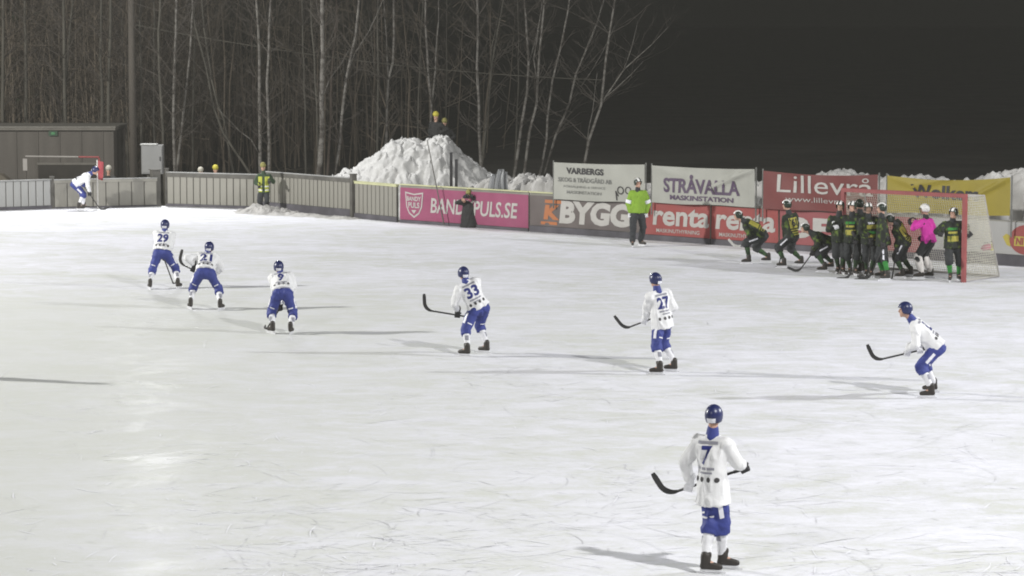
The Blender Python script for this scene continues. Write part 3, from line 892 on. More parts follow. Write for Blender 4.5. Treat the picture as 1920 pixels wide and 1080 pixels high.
def tree(label, Y, pts, wpx, branches=(), bark=None, twigs=70, group='bare trees beyond the boards', seed=None, name='birch_tree', twz=2.0, twl=1.2):
    rnd = random.Random(seed if seed is not None else int(pts[0][0] * 10))
    P = [at(x, y, Y) for x, y in pts]
    d0 = (P[0] - P[1]).normalized()
    k = (P[0].z + 0.45) / max(0.3, -d0.z)
    base = P[0] + d0 * k
    dl = (P[-1] - P[-2]).normalized()
    dl = (dl + Vector((0, 0, 0.8))).normalized()
    ext = []
    q = P[-1].copy(); z_top = rnd.uniform(11.5, 14.5)
    while q.z < z_top and len(ext) < 7:
        q = q + (dl + Vector((rnd.gauss(0, .07), rnd.gauss(0, .07), 0))) * 1.5
        ext.append(q.copy())
    path = [base] + P + ext
    # add small wobble in depth and finer steps so the stem is not ruler straight
    fin = []
    for a, b in zip(path, path[1:]):
        n = max(1, int((b - a).length / 0.7))
        for i in range(n):
            fin.append(a.lerp(b, i / n) + Vector((rnd.gauss(0, .014), rnd.gauss(0, .03), 0)))
    fin.append(path[-1])
    r0 = wpx / (F / Y) / 2
    Hh = path[-1].z - base.z
    root = empty(name, base)
    tag(root, label, 'tree', group)
    rel = [p - base for p in fin]
    rr = [r0 * (1.18 - 1.0 * min(1, max(0, p.z / Hh)) ** 1.1) + 0.006 for p in rel]
    bark = bark or M_BIRCH
    MB().tube(rel, rr, 8).build('trunk', bark, root, True)
    ends = [(rel, rr)]
    for bp, bw in branches:
        Q = [at(x, y, Y) - base for x, y in bp]
        dd = (Q[-1] - Q[-2]).normalized()
        Q.append(Q[-1] + (dd + Vector((0, rnd.gauss(0, .2), 0.15))).normalized() * rnd.uniform(0.6, 1.6))
        fb = []
        for a, b in zip(Q, Q[1:]):
            n = max(1, int((b - a).length / 0.5))
            fb += [a.lerp(b, i / n) + Vector((rnd.gauss(0, .012), rnd.gauss(0, .04), 0)) for i in range(n)]
        fb.append(Q[-1])
        rb_ = [bw / (F / Y) / 2 * (1.05 - 0.85 * i / (len(fb) - 1)) + 0.004 for i in range(len(fb))]
        MB().tube(fb, rb_, 6).build('limb', bark, root, True)
        ends.append((fb, rb_))
    mb = MB()
    cand = [(p, r_) for pts_, rs in ends for p, r_ in zip(pts_, rs) if p.z > twz]
    for _ in range(twigs):
        if not cand: break
        p, r_ = rnd.choice(cand)
        a = rnd.uniform(0, 2 * math.pi)
        d = Vector((math.cos(a), math.sin(a), rnd.uniform(0.3, 1.4))).normalized()
        twig(mb, p, d, rnd.uniform(0.5, 1.6) * twl, min(r_ * 0.5, 0.016), rnd, 3)
    if mb.v:
        mb.build('crown', M_TWIG, root)
    return root
G1 = 'slender birches right of the snow heap'
tree('rightmost leaning birch with a forked limb, rising behind the VARBERGS banner', 101, [(1096.7, 303), (1103, 263), (1126.7, 197), (1136.7, 110), (1150, 17)], 4.6,
     [([(1127, 195), (1147, 165), (1170, 130), (1195, 108), (1223, 83)], 3.0), ([(1170, 130), (1177, 112), (1184, 88)], 2.0), ([(1130, 188), (1155, 165), (1183, 140)], 2.0), ([(1100, 285), (1106, 240), (1110, 212)], 2.0)], None, 60, G1)
tree('strongly slanting birch, second from the right, bent in the middle', 103, [(1020, 325), (1043, 253), (1066.7, 197), (1080, 140), (1100, 93), (1118, 47)], 4.0, [([(1090, 162), (1110, 132), (1128, 100)], 1.8)], None, 55, G1)
tree('slim birch third from the right, swaying left at its foot', 102, [(1013, 327), (1025, 263), (1026.7, 217), (1036.7, 150), (1050, 93), (1065, 20)], 3.6, [], None, 45, G1)
tree('slim birch above the low snow bank, fourth from the right', 101, [(983, 327), (993, 247), (1005, 197), (1011.7, 100), (1020, 10)], 4.4, [([(1008, 160), (1001, 110), (1010, 50)], 2.2)], None, 45, G1)
tree('forked birch leaning right over the low snow bank, fifth from the right', 102, [(965, 323), (976.7, 240), (986.7, 173), (990, 117), (986.7, 27)], 4.6, [([(989, 125), (1003, 80), (1013, 30)], 2.6)], None, 55, G1)
tree('faint straight thin stem behind the forked birch', 116, [(966, 310), (970, 200), (972, 110), (970, 5)], 2.6, [], M_BARKG, 30, G1)
tree('twin-stemmed birch just right of the snow heap, its left stem', 100, [(902, 315), (899, 250), (898, 200), (895, 120), (896.7, 30)], 4.8, [], None, 55, G1)
tree('greyer slanting stem beside the left twin birch right of the heap', 104, [(905, 300), (911, 240), (916.7, 183), (923, 117), (938, 33)], 4.0, [([(921, 130), (922, 90), (928, 60)], 2.0)], M_BARKG, 50, G1)
G2 = 'birches behind the snow heap'
tree('birch splitting in a V behind the top of the snow heap', 102, [(808, 258), (810, 197), (803, 143), (798, 50), (798, 2)], 4.6, [([(810, 195), (813, 167), (818, 100), (823, 5)], 3.6)], None, 60, G2)
tree('thin dim stem left of the V-shaped birch', 108, [(783, 265), (786, 180), (788, 100), (793, 10)], 3.0, [], M_BARKG, 40, G2)
tree('thin dim stem right of the V-shaped birch', 112, [(836, 260), (837, 160), (836, 20)], 2.4, [], M_BARKG, 30, G2)
tree('birch with two close upright stems above the left slope of the heap', 103, [(723, 270), (726, 200), (729, 150), (737, 117), (740, 67), (738, 2)], 5.0, [([(729, 150), (725, 110), (725, 67), (720, 5)], 3.2)], None, 60, G2)
tree('straight greyish stem left of the two-stemmed birch', 107, [(708, 270), (709, 150), (708, 5)], 3.8, [([(703, 140), (698, 90), (694, 55)], 1.8)], M_BARKG, 45, G2)
tree('curving pale birch above the low left end of the heap', 98, [(631, 318), (641, 219), (649, 149), (660, 95), (667, 67), (673, 2)], 4.8, [([(650, 145), (665, 100), (690, 60), (705, 30)], 1.6)], None, 60, G2)
G3 = 'birches behind the corner boards'
tree('thickest birch with black blotched bark left of the snow heap', 97.5, [(598, 321), (602.5, 249), (603.6, 185), (606, 100), (604, 2)], 9.0, [([(603, 190), (618, 150), (640, 118)], 1.6)], None, 60, G3)
tree('thin stem hugging the left side of the thickest birch', 99, [(597, 292), (594, 196), (588.7, 100), (583, 2)], 3.4, [], M_BARKG, 40, G3)
tree('brown stem right of the thickest birch', 106, [(615, 315), (620, 215), (622, 140), (632, 10)], 4.4, [], M_BARK, 45, G3)
tree('sturdy birch directly behind the steward in the yellow vest', 98.5, [(488.5, 302), (486, 206), (486, 100), (481, 2)], 6.0, [([(485, 285), (470, 262), (449, 245)], 1.8)], None, 60, G3)
tree('pale wavy birch just right of the steward', 98, [(504.5, 317), (503, 228), (501, 153), (504, 100), (507, 2)], 4.8, [], None, 50, G3)
tree('birch right of the cabinet, the upright one of a leaning pair', 98, [(326.6, 319), (325.6, 217), (327, 142), (330, 20)], 5.0, [], None, 50, G3)
tree('birch right of the cabinet, the slanting one of a leaning pair', 98.4, [(332, 317), (339, 255), (348, 170), (356, 100), (360, 10)], 4.0, [], None, 50, G3)
tree('grey stem touching the right edge of the cabinet', 99, [(308, 321), (306, 249), (302, 185), (297, 60)], 5.0, [], M_BARKG, 45, G3)
tree('slanting dead stem above the yellow hat', 103, [(428, 268), (420, 225), (408, 195), (396, 150), (388, 90)], 3.4, [], M_BARKG, 40, G3)
tree('short leaning stem between the yellow hat and the steward', 101, [(463, 316), (452, 298), (441, 286), (420, 250), (400, 200)], 4.0, [], M_BARKG, 25, G3)
tree('faint dark stem midway between the steward and the thickest birch', 112, [(573, 300), (571, 205), (568, 90), (566, 5)], 3.4, [], M_BARKG, 45, G3)
tree('dim stem with high twigs left of the steward', 114, [(478, 270), (476, 180), (472, 60)], 3.4, [], M_BARK, 60, G3)
G4 = 'grey trunks of the wood at the far left'
for i, (x0_, x1_, w, Y, lb) in enumerate(((7, 5, 7, 104, 'mossy trunk cut by the left picture edge behind the shed'), (50, 47, 6, 108, 'dim grey trunk behind the left half of the shed roof'),
        (100, 97, 4, 112, 'thin dim trunk behind the green lamp of the shed'), (124, 119, 6.5, 105, 'light grey trunk, the clearest one above the shed roof'),
        (112, 137, 4.5, 107, 'slanting grey trunk crossing the clearest one above the shed'), (190, 189, 6, 106, 'grey trunk above the right end of the shed roof'),
        (203, 207, 6.5, 105, 'knobbly grey trunk just left of the floodlight mast'), (240, 226, 4, 110, 'thin slanting trunk touching the foot of the mast'),
        (265, 262, 4.5, 108, 'slim trunk directly right of the floodlight mast'), (290, 289, 3.6, 109, 'slim pale trunk above the cabinet'), (163, 160, 4, 116, 'faint distant trunk behind the middle of the shed'),
        (76, 84, 4, 117, 'faint distant leaning trunk above the shed'), (362, 366, 4, 113, 'dim trunk above the white hat'))):
    tree(lb, Y, [(x0_, 300), (x0_ * 0.7 + x1_ * 0.3 + (i % 3 - 1) * 1.5, 200), (x0_ * 0.4 + x1_ * 0.6, 110), (x1_, 3)], w, [], M_BARKG, 75, G4, 100 + i, 'bare_tree', 2.2, 1.5)

# spruce at the upper left corner
def spruce(px, Y, h, label, seed):
    rnd = random.Random(seed)
    b = at(px, 330, Y); b.z = -0.45
    root = empty('spruce_tree', b)
    tag(root, label, 'tree', 'spruces at the far left')
    MB().tube([(0, 0, 0), (0.05, 0, h * 0.5), (0, 0, h)], [0.16, 0.10, 0.02], 8).build('trunk', M_BARK, root)
    v, f = [], []
    for k in range(95):
        z = h * rnd.uniform(0.28, 0.99)
        a = rnd.uniform(0, 6.283)
        ln = (h - z) * 0.34 * rnd.uniform(0.6, 1.1) + 0.2
        for j in range(34):
            t = rnd.random() ** 0.7
            c = Vector((math.cos(a) * ln * t, math.sin(a) * ln * t, z - ln * 0.35 * t + 0.12 * ln * t * t))
            c += Vector((rnd.gauss(0, .07), rnd.gauss(0, .07), rnd.gauss(-0.05, .06)))
            d = Vector((math.cos(a + rnd.gauss(0, .8)), math.sin(a + rnd.gauss(0, .8)), rnd.uniform(-0.7, 0.1))) * rnd.uniform(0.10, 0.22)
            n = d.cross(Vector((0, 0, 1))).normalized() * 0.025
            q = len(v)
            v += [c - n, c + n, c + d]
            f.append([q, q + 1, q + 2])
    link('crown', mesh_py('crown', v, f), root, mat('spruce_needles', (0.06, 0.085, 0.045), 0.8, 0.4, 1.0))
spruce(28, 113, 12.5, 'dark green spruce with drooping boughs in the upper left corner', 3)
spruce(78, 118, 12.0, 'dim spruce right of the one in the upper left corner', 4)

# the wood behind: a mass of thin bare stems and brush nobody could count
def brush():
    rnd = random.Random(21)
    mb = MB()
    n = 0
    while n < 10500:
        px = rnd.uniform(-90, 960)
        dens = interp(px, [(-90, 1), (250, 1), (330, .55), (420, .15), (660, .06), (900, .02), (1250, .0)])
        if rnd.random() > dens: continue
        Y = rnd.uniform(109 if px < 250 else 116, 150)
        z = rnd.uniform(-0.3, 7.5)
        p = at(px, 200, Y); p.z = z
        n += 1
        if rnd.random() < 0.16:
            r_ = rnd.uniform(0.012, 0.045); hh = rnd.uniform(5, 11)
            p.z = -0.45
            d = Vector((rnd.gauss(0, .06), rnd.gauss(0, .06), 1)).normalized()
            m1 = p + d * hh * 0.5 + Vector((rnd.gauss(0, .15), 0, 0))
            mb.tube([p, m1, p + d * hh + Vector((rnd.gauss(0, .4), 0, 0))], [r_, r_ * .8, r_ * .3], 4, False)
        else:
            a = rnd.uniform(0, 6.283)
            d = Vector((math.cos(a), math.sin(a), rnd.uniform(-0.1, 1.5))).normalized()
            twig(mb, p, d, rnd.uniform(0.8, 2.6), rnd.uniform(0.008, 0.02), rnd, 3)
    o = mb.build('woodland', mat('brush', (0.135, 0.110, 0.083), 0.95, 0.3, 0.4))
    tag(o, kind='stuff')
brush()
# overhead cable from the mast to the forked birch
ca, cb2 = at(250, 46, MAST[1]), at(1131, 150, 101)
pts = [ca.lerp(cb2, t / 12) - Vector((0, 0, 0.35 * 4 * (t / 12) * (1 - t / 12))) for t in range(13)]
o = MB().tube([p - ca for p in pts], 0.014, 5).build('overhead_cable', M_BARKG)
o.location = ca
tag(o, 'thin overhead cable strung from the mast across the birch tops', 'cable')

# ================================================================== PEOPLE
WORK = bpy.data.scenes.new('work')
class Blob:
    """overlapping solids that are fused into one continuous skin"""
    def __init__(s):
        s.v, s.f = [], []
    def cap(s, a, b, ra, rb, n=12):
        a, b = Vector(a), Vector(b)
        d = b - a
        if d.length < 1e-4: d = Vector((0, 0, 1e-3)); b = a + d
        d.normalize()
        u = d.orthogonal().normalized(); w = d.cross(u)
        k = len(s.v)
        rings = [(a, ra, -0.92), (a, ra, -0.6), (a, ra, 0.0), (b, rb, 0.0), (b, rb, 0.6), (b, rb, 0.92)]
        for c, r_, h in rings:
            q = math.sqrt(1 - h * h) * r_
            for j in range(n):
                t = 2 * math.pi * j / n
                s.v.append(c + d * h * r_ + u * math.cos(t) * q + w * math.sin(t) * q)
        for i in range(len(rings) - 1):
            for j in range(n):
                s.f.append([k + i * n + j, k + i * n + (j + 1) % n, k + (i + 1) * n + (j + 1) % n, k + (i + 1) * n + j])
        s.f.append([k + j for j in reversed(range(n))])
        s.f.append([k + (len(rings) - 1) * n + j for j in range(n)])
        return s
    def ell(s, c, ax, ay, az, n=14, m=8):
        c = Vector(c); k = len(s.v)
        for i in range(m + 1):
            t = math.pi * (i + 0.25) / (m + 0.5)
            for j in range(n):
                p = 2 * math.pi * j / n
                s.v.append(c + ax * math.sin(t) * math.cos(p) + ay * math.sin(t) * math.sin(p) + az * math.cos(t))
        for i in range(m):
            for j in range(n):
                s.f.append([k + i * n + j, k + (i + 1) * n + j, k + (i + 1) * n + (j + 1) % n, k + i * n + (j + 1) % n])
        s.f.append([k + j for j in range(n)])
        s.f.append([k + m * n + j for j in reversed(range(n))])
        return s
    def cone(s, a, b, lat, rxa, rya, rxb, ryb, n=20):
        # flat-ended oval tube, wide along lat
        a, b = Vector(a), Vector(b)
        d = (b - a).normalized()
        l_ = (lat - d * lat.dot(d)).normalized(); w = d.cross(l_)
        k = len(s.v)
        for c, rx, ry in ((a, rxa, rya), (b, rxb, ryb)):
            for j in range(n):
                t = 2 * math.pi * j / n
                s.v.append(c + l_ * math.cos(t) * rx + w * math.sin(t) * ry)
        for j in range(n):
            s.f.append([k + j, k + (j + 1) % n, k + n + (j + 1) % n, k + n + j])
        s.f.append([k + j for j in reversed(range(n))]); s.f.append([k + n + j for j in range(n)])
        return s
    def box(s, M, x0, x1, y0, y1, z0, z1):
        mb = MB(); mb.box(x0, x1, y0, y1, z0, z1, M)
        k = len(s.v); s.v += mb.v; s.f += [[k + i for i in q] for q in mb.f]
        return s
    def mesh(s, name, voxel, it=5, fold=0.0, fscale=7.0, seed=0.0, fdir=None):
        me = mesh_py('raw', s.v, s.f)
        o = bpy.data.objects.new('raw', me); WORK.collection.objects.link(o)
        r_ = o.modifiers.new('r', 'REMESH'); r_.mode = 'VOXEL'; r_.voxel_size = voxel
        if it:
            q = o.modifiers.new('s', 'SMOOTH'); q.iterations = it; q.factor = 0.5
        WORK.view_layers[0].update()
        dg = WORK.view_layers[0].depsgraph
        out = bpy.data.meshes.new_from_object(o.evaluated_get(dg))
        bpy.data.objects.remove(o); bpy.data.meshes.remove(me)
        out.name = name
        if fold:
            n = len(out.vertices)
            co = np.empty(n * 3, np.float32); out.vertices.foreach_get('co', co); co = co.reshape(-1, 3)
            nr = np.empty(n * 3, np.float32); out.vertex_normals.foreach_get('vector', nr); nr = nr.reshape(-1, 3)
            p = co * fscale
            if fdir is not None:
                fd = np.array(fdir[:], np.float32)
                p = p - np.outer(p @ fd, fd) * 0.6
            h = np.zeros(n)
            rg = np.random.RandomState(int(abs(seed) * 10) % 9999)
            for k in range(9):
                d_ = rg.normal(size=3); d_ /= np.linalg.norm(d_)
                fq = (0.8, 1.0, 1.3, 1.7, 2.1, 2.6, 3.1, 3.7, 4.4)[k]
                h += np.sin((p @ d_) * fq * 2.6 + rg.uniform(0, 6.28) + 1.4 * np.sin((p @ rg.normal(size=3)) * 1.1)) / (1 + 0.45 * k)
            h = np.clip(0.75 - np.abs(h) * 0.9, -0.35, 0.75)
            co = co + nr * (h * fold)[:, None]
            out.vertices.foreach_set('co', co.astype(np.float32).ravel())
            out.update()
        out.polygons.foreach_set('use_smooth', [True] * len(out.polygons))
        return out
def ik(a, b, l1, l2, pole):
    d = b - a
    D = d.length
    if D > (l1 + l2) * 0.998:
        b = a + d * ((l1 + l2) * 0.998 / D); d = b - a; D = d.length
    if D < abs(l1 - l2) + 0.03:
        d = d.normalized() * (abs(l1 - l2) + 0.03); b = a + d; D = d.length
    x = (l1 * l1 - l2 * l2 + D * D) / (2 * D)
    h = math.sqrt(max(0, l1 * l1 - x * x))
    dn = d.normalized()
    p = pole - dn * pole.dot(dn)
    if p.length < 1e-3: p = dn.orthogonal()
    return a + dn * x + p.normalized() * h, b
Z = Vector((0, 0, 1))

# shared small meshes --------------------------------------------------------
def glove_mesh(name, open_=0.0, slim=1.0):
    # grip axis = X, the forearm arrives along +Z; fingers wrap round the shaft below the palm
    b = Blob()
    b.box(Matrix.Translation((0, -0.030, 0.035)), -0.042, 0.042, -0.016, 0.016, -0.045, 0.045)      # palm and back of the hand
    b.cap((0, -0.022, 0.07), (0, -0.008, 0.13), 0.040 * slim, 0.046 * slim)                           # wrist / cuff
    for i, x in enumerate((-0.034, -0.0115, 0.0115, 0.034)):
        ln = (0.86, 1.0, 1.04, 0.95)[i]
        pts = []
        for k in range(5):
            a = R(-160 + 62 * k * (1 - 0.45 * open_) * ln)
            rr = 0.031 + 0.02 * open_
            pts.append(Vector((x * (1 + 0.06 * k * 0), math.sin(a) * 0 + rr * math.cos(a) * 1.0, -0.004 + rr * math.sin(a))))
        for k in range(4):
            b.cap(pts[k], pts[k + 1], 0.0125 * slim - 0.0008 * k, 0.0120 * slim - 0.0008 * k, 8)
        b.cap(Vector((x, -0.030, 0.0)), pts[0], 0.013 * slim, 0.0125 * slim, 8)
    b.cap((0.036, -0.022, 0.055), (0.050, 0.012, 0.034), 0.0155 * slim, 0.014 * slim, 8)               # thumb from the side of the palm
    b.cap((0.050, 0.012, 0.034), (0.030, 0.036, 0.012), 0.014 * slim, 0.0115 * slim, 8)
    return b.mesh(name, 0.006, 2)
GLOVE = glove_mesh('glove', 0.0, 1.12)
HAND = glove_mesh('hand_open', 0.75, 0.95)
def skate_boot():
    b = Blob()
    b.cap((0, -0.075, 0.095), (0, 0.135, 0.082), 0.044, 0.038)
    b.cap((0, 0.02, 0.11), (0, 0.14, 0.088), 0.046, 0.036)
    b.cap((0, -0.06, 0.10), (0, -0.050, 0.225), 0.050, 0.056)
    b.cap((0, -0.02, 0.12), (0, -0.030, 0.215), 0.048, 0.052)
    b.cap((0, 0.0, 0.2), (0, 0.012, 0.245), 0.03, 0.026)
    return b.mesh('boot', 0.010, 4)
BOOT = skate_boot()
def blade_mesh():
    m = MB()
    m.box(-0.021, 0.021, -0.115, 0.165, 0.036, 0.058)
    m.box(-0.014, 0.014, -0.09, -0.05, 0.018, 0.036); m.box(-0.014, 0.014, 0.08, 0.13, 0.018, 0.036)
    m.box(-0.005, 0.005, -0.15, 0.21, 0.0, 0.026)
    return m.mesh('blade')
BLADE = blade_mesh()
def shoe_mesh():
    b = Blob()
    b.cap((0, -0.07, 0.05), (0, 0.15, 0.042), 0.046, 0.040); b.cap((0, -0.05, 0.06), (0, -0.05, 0.15), 0.052, 0.054); b.cap((0, 0.03, 0.07), (0, 0.13, 0.05), 0.045, 0.036)
    return b.mesh('shoe', 0.012, 4)
SHOE = shoe_mesh()
HR = (0.106, 0.128, 0.128)
def helmet_lb(az):       # lower rim by direction; az 0 = front
    c = math.cos(az)
    return R(12) if c > 0.55 else (R(-34) if c > -0.35 else R(-38)) if c < 0.30 else R(12) + (R(-46)) * (0.55 - c) / 0.25
def helmet_shell(name, az0, az1, el0, el1, sc, nx, nz, rim=False, off=0.0):
    v, f = [], []
    for j in range(nz + 1):
        for i in range(nx + 1):
            az = az0 + (az1 - az0) * i / nx
            lo = helmet_lb(az) if rim else el0
            el = lo + (el1 - lo) * j / nz
            k = sc
            if rim:      # raised ribs fore and aft and a brow edge
                k += 0.02 * math.cos(az * 2) ** 2 * math.sin(el) if el > 0 else 0
                k += 0.035 if j == 0 else 0
            v.append((math.sin(az) * math.cos(el) * HR[0] * k, math.cos(az) * math.cos(el) * HR[1] * k, math.sin(el) * HR[2] * k))
    for j in range(nz):
        for i in range(nx):
            f.append([j * (nx + 1) + i, j * (nx + 1) + i + 1, (j + 1) * (nx + 1) + i + 1, (j + 1) * (nx + 1) + i])
    return v, f
def helmet_full():
    v, f = helmet_shell('h', 0, 2 * math.pi, 0, R(90), 1.0, 32, 9, True)
    k = len(v)
    v2, f2 = helmet_shell('h', 0, 2 * math.pi, 0, R(90), 0.90, 32, 9, True)
    v += v2; f += [[k + i for i in q[::-1]] for q in f2]
    for i in range(32):
        f.append([i + 1, i, k + i, k + i + 1])
    return mesh_py('helmet', v, f, True)
HELMET = helmet_full()
def strip(name, az0, az1, el0, el1, sc=1.035):
    return mesh_py(name, *helmet_shell(name, az0, az1, el0, el1, sc, 6, 4), True)
H_LABEL = strip('helmet_label', R(150), R(210), R(-36), R(-10), 1.045)
def ridge_strip(x):
    v, f = [], []
    n = 14
    for j in range(n + 1):
        el = R(20) + R(128) * j / n
        for dx in (-0.024, 0.024):
            xx = x + dx
            q = math.sqrt(max(0, 1 - (xx / HR[0]) ** 2)) * 1.05
            v.append((xx * 1.04, math.cos(el) * HR[1] * q, math.sin(el) * HR[2] * q))
    for j in range(n):
        f.append([2 * j, 2 * j + 1, 2 * j + 3, 2 * j + 2])
    return mesh_py('helmet_stripe', v, f, True)
H_STRIPE = [ridge_strip(-0.045), ridge_strip(0.045)]
EYE = Blob().ell((0, 0, 0), Vector((0.012, 0, 0)), Vector((0, 0.008, 0)), Vector((0, 0, 0.008)), 8, 5)
EYE = mesh_py('eye', EYE.v, EYE.f, True)
def beanie_mesh(pom=False):
    b = Blob()
    b.ell((0, -0.005, 0.045), Vector((0.098, 0, 0)), Vector((0, 0.115, 0)), Vector((0, 0, 0.105)))
    b.ell((0, -0.005, 0.03), Vector((0.104, 0, 0)), Vector((0, 0.121, 0)), Vector((0, 0, 0.035)))
    return b.mesh('hat', 0.012, 3)
BEANIE = beanie_mesh()
def cage_mesh():
    m = MB()
    for k in range(5):
        el = R(8 - 13 * k)
        m.tube([(math.sin(a) * HR[0] * 1.02 * math.cos(el), math.cos(a) * HR[1] * 1.14 * math.cos(el), math.sin(el) * 0.14 + 0.0) for a in [R(-70 + 20 * i) for i in range(8)]], 0.003, 4)
    for a in (-50, -25, 0, 25, 50):
        m.tube([(math.sin(R(a)) * HR[0] * 1.03 * math.cos(R(e)), math.cos(R(a)) * HR[1] * 1.15 * math.cos(R(e)), math.sin(R(e)) * 0.14) for e in (10, -10, -30, -44)], 0.003, 4)
    return m.mesh('face_cage')
CAGE = cage_mesh()

# cloth and gear materials ----------------------------------------------------
M_SKIN = mat('skin', (0.50, 0.30, 0.22), 0.55, 0.08, 20)
M_WHITE = mat('jersey_white', (0.75, 0.75, 0.755), 0.8, 0.04, 8, 0.25, 60)
M_BLUE = mat('shorts_blue', (0.036, 0.050, 0.225), 0.65, 0.12, 6, 0.2, 50)
M_BLUEH = mat('helmet_blue', (0.018, 0.024, 0.095), 0.35, 0.1, 8, spec=0.5)
M_BLUEP = mat('print_blue', (0.020, 0.028, 0.16), 0.7, 0.1, 8)
M_SOCKW = mat('sock_white', (0.74, 0.74, 0.76), 0.85, 0.05, 12, 0.2, 80)
M_BOOT = mat('boot_black', (0.035, 0.030, 0.026), 0.5, 0.2, 12)
M_BLADE = mat('skate_steel', (0.70, 0.70, 0.72), 0.4, 0.05, 8)
M_GLB = mat('glove_black', (0.025, 0.024, 0.026), 0.7, 0.2, 20)
M_GLW = mat('glove_white', (0.74, 0.74, 0.76), 0.7, 0.1, 20)
M_LABEL = mat('label_white', (0.75, 0.75, 0.80), 0.5, 0.05, 20)
M_BADGE = mat('badge_dark', (0.05, 0.048, 0.05), 0.7, 0.2, 30)
M_GREYP = mat('print_grey', (0.26, 0.26, 0.30), 0.7, 0.15, 30)
M_EYE = mat('eye_dark', (0.02, 0.015, 0.012), 0.3)
M_GJ = mat('jersey_black_green', (0.014, 0.018, 0.013), 0.8, 0, 9.0, 0.2, 60, color2=(0.10, 0.15, 0.025), lo=0.53, hi=0.68)
M_GS = mat('shorts_black', (0.026, 0.028, 0.030), 0.75, 0.2, 6, 0.2, 50)
M_GSK = mat('sock_green', (0.018, 0.036, 0.016), 0.85, 0, 9, 0.1, 60, color2=(0.045, 0.10, 0.035), lo=0.45, hi=0.65)
M_GSKB = mat('sock_bright_green', (0.03, 0.19, 0.035), 0.85, 0.2, 9)
M_GH = mat('helmet_black_green', (0.018, 0.030, 0.020), 0.3, 0.3, 8, spec=0.5)
M_YELP = mat('print_yellow', (0.33, 0.30, 0.05), 0.7, 0.15, 14)
M_YELJ = mat('vest_yellow', (0.40, 0.43, 0.06), 0.7, 0.1, 8)
M_NEON = mat('shirt_neon', (0.20, 0.34, 0.03), 0.75, 0.08, 8, 0.25, 50)
M_PNK = mat('jersey_pink', (0.62, 0.035, 0.36), 0.7, 0.08, 8, 0.25, 50)
M_COAT = mat('dark_coat', (0.026, 0.026, 0.026), 0.85, 0.2, 6, 0.2, 40)
M_COATG = mat('green_coat', (0.035, 0.06, 0.032), 0.85, 0.2, 6, 0.2, 40)
M_TROUS = mat('dark_trousers', (0.032, 0.034, 0.038), 0.8, 0.2, 6, 0.2, 40)
M_HATY = mat('hat_yellow', (0.50, 0.44, 0.06), 0.8, 0.1, 20)
M_HATO = mat('hat_olive', (0.24, 0.22, 0.07), 0.8, 0.1, 20)
M_HATW = mat('hat_cream', (0.46, 0.44, 0.37), 0.8, 0.1, 20)
M_PADW = mat('leg_pad', (0.66, 0.63, 0.60), 0.6, 0, 4, color2=(0.10, 0.09, 0.09), lo=0.54, hi=0.6)
M_HELW = mat('helmet_white', (0.72, 0.71, 0.69), 0.35, 0.08, 14)
M_REFL = mat('reflective_tape', (0.75, 0.75, 0.72), 0.4, 0.05)
M_STK = mat('stick_black', (0.028, 0.027, 0.027), 0.5, 0.2, 20)
M_STW = mat('stick_white', (0.62, 0.61, 0.58), 0.5, 0.1, 20)

def obj_at(name, me, parent, M, m=None, slot=True):
    o = bpy.data.objects.new(name, me); col.objects.link(o)
    o.parent = parent
    o.matrix_local = M
    if m is not None:
        if len(me.materials) == 0:
            me.materials.append(None)
        o.material_slots[0].link = 'OBJECT'
        o.material_slots[0].material = m
    return o
def basis(x, y, z, t):
    M = Matrix((x, y, z)).transposed().to_4x4()
    M.translation = t
    return M
def conform(name, geo, bvh, c, ax, up, nrm, w, h, m, parent, lift=0.006, reach=0.9):
    """wrap a flat print onto a garment: rays run against nrm"""
    v, f, _ = geo
    out = {}
    for i, (a, b) in enumerate(v):
        p = c + ax * (a - 0.5) * w + up * (b - 0.5) * h
        hit = bvh.ray_cast(p + nrm * 0.6, -nrm, reach)
        if hit[0] is not None:
            out[i] = hit[0] + nrm * lift
    keep = [q for q in f if all(i in out for i in q)]
    if not keep: return None
    ids = sorted({i for q in keep for i in q}); mp = {i: k for k, i in enumerate(ids)}
    me = mesh_py(name, [out[i] for i in ids], [[mp[i] for i in q] for q in keep], True)
    return link(name, me, parent, m)

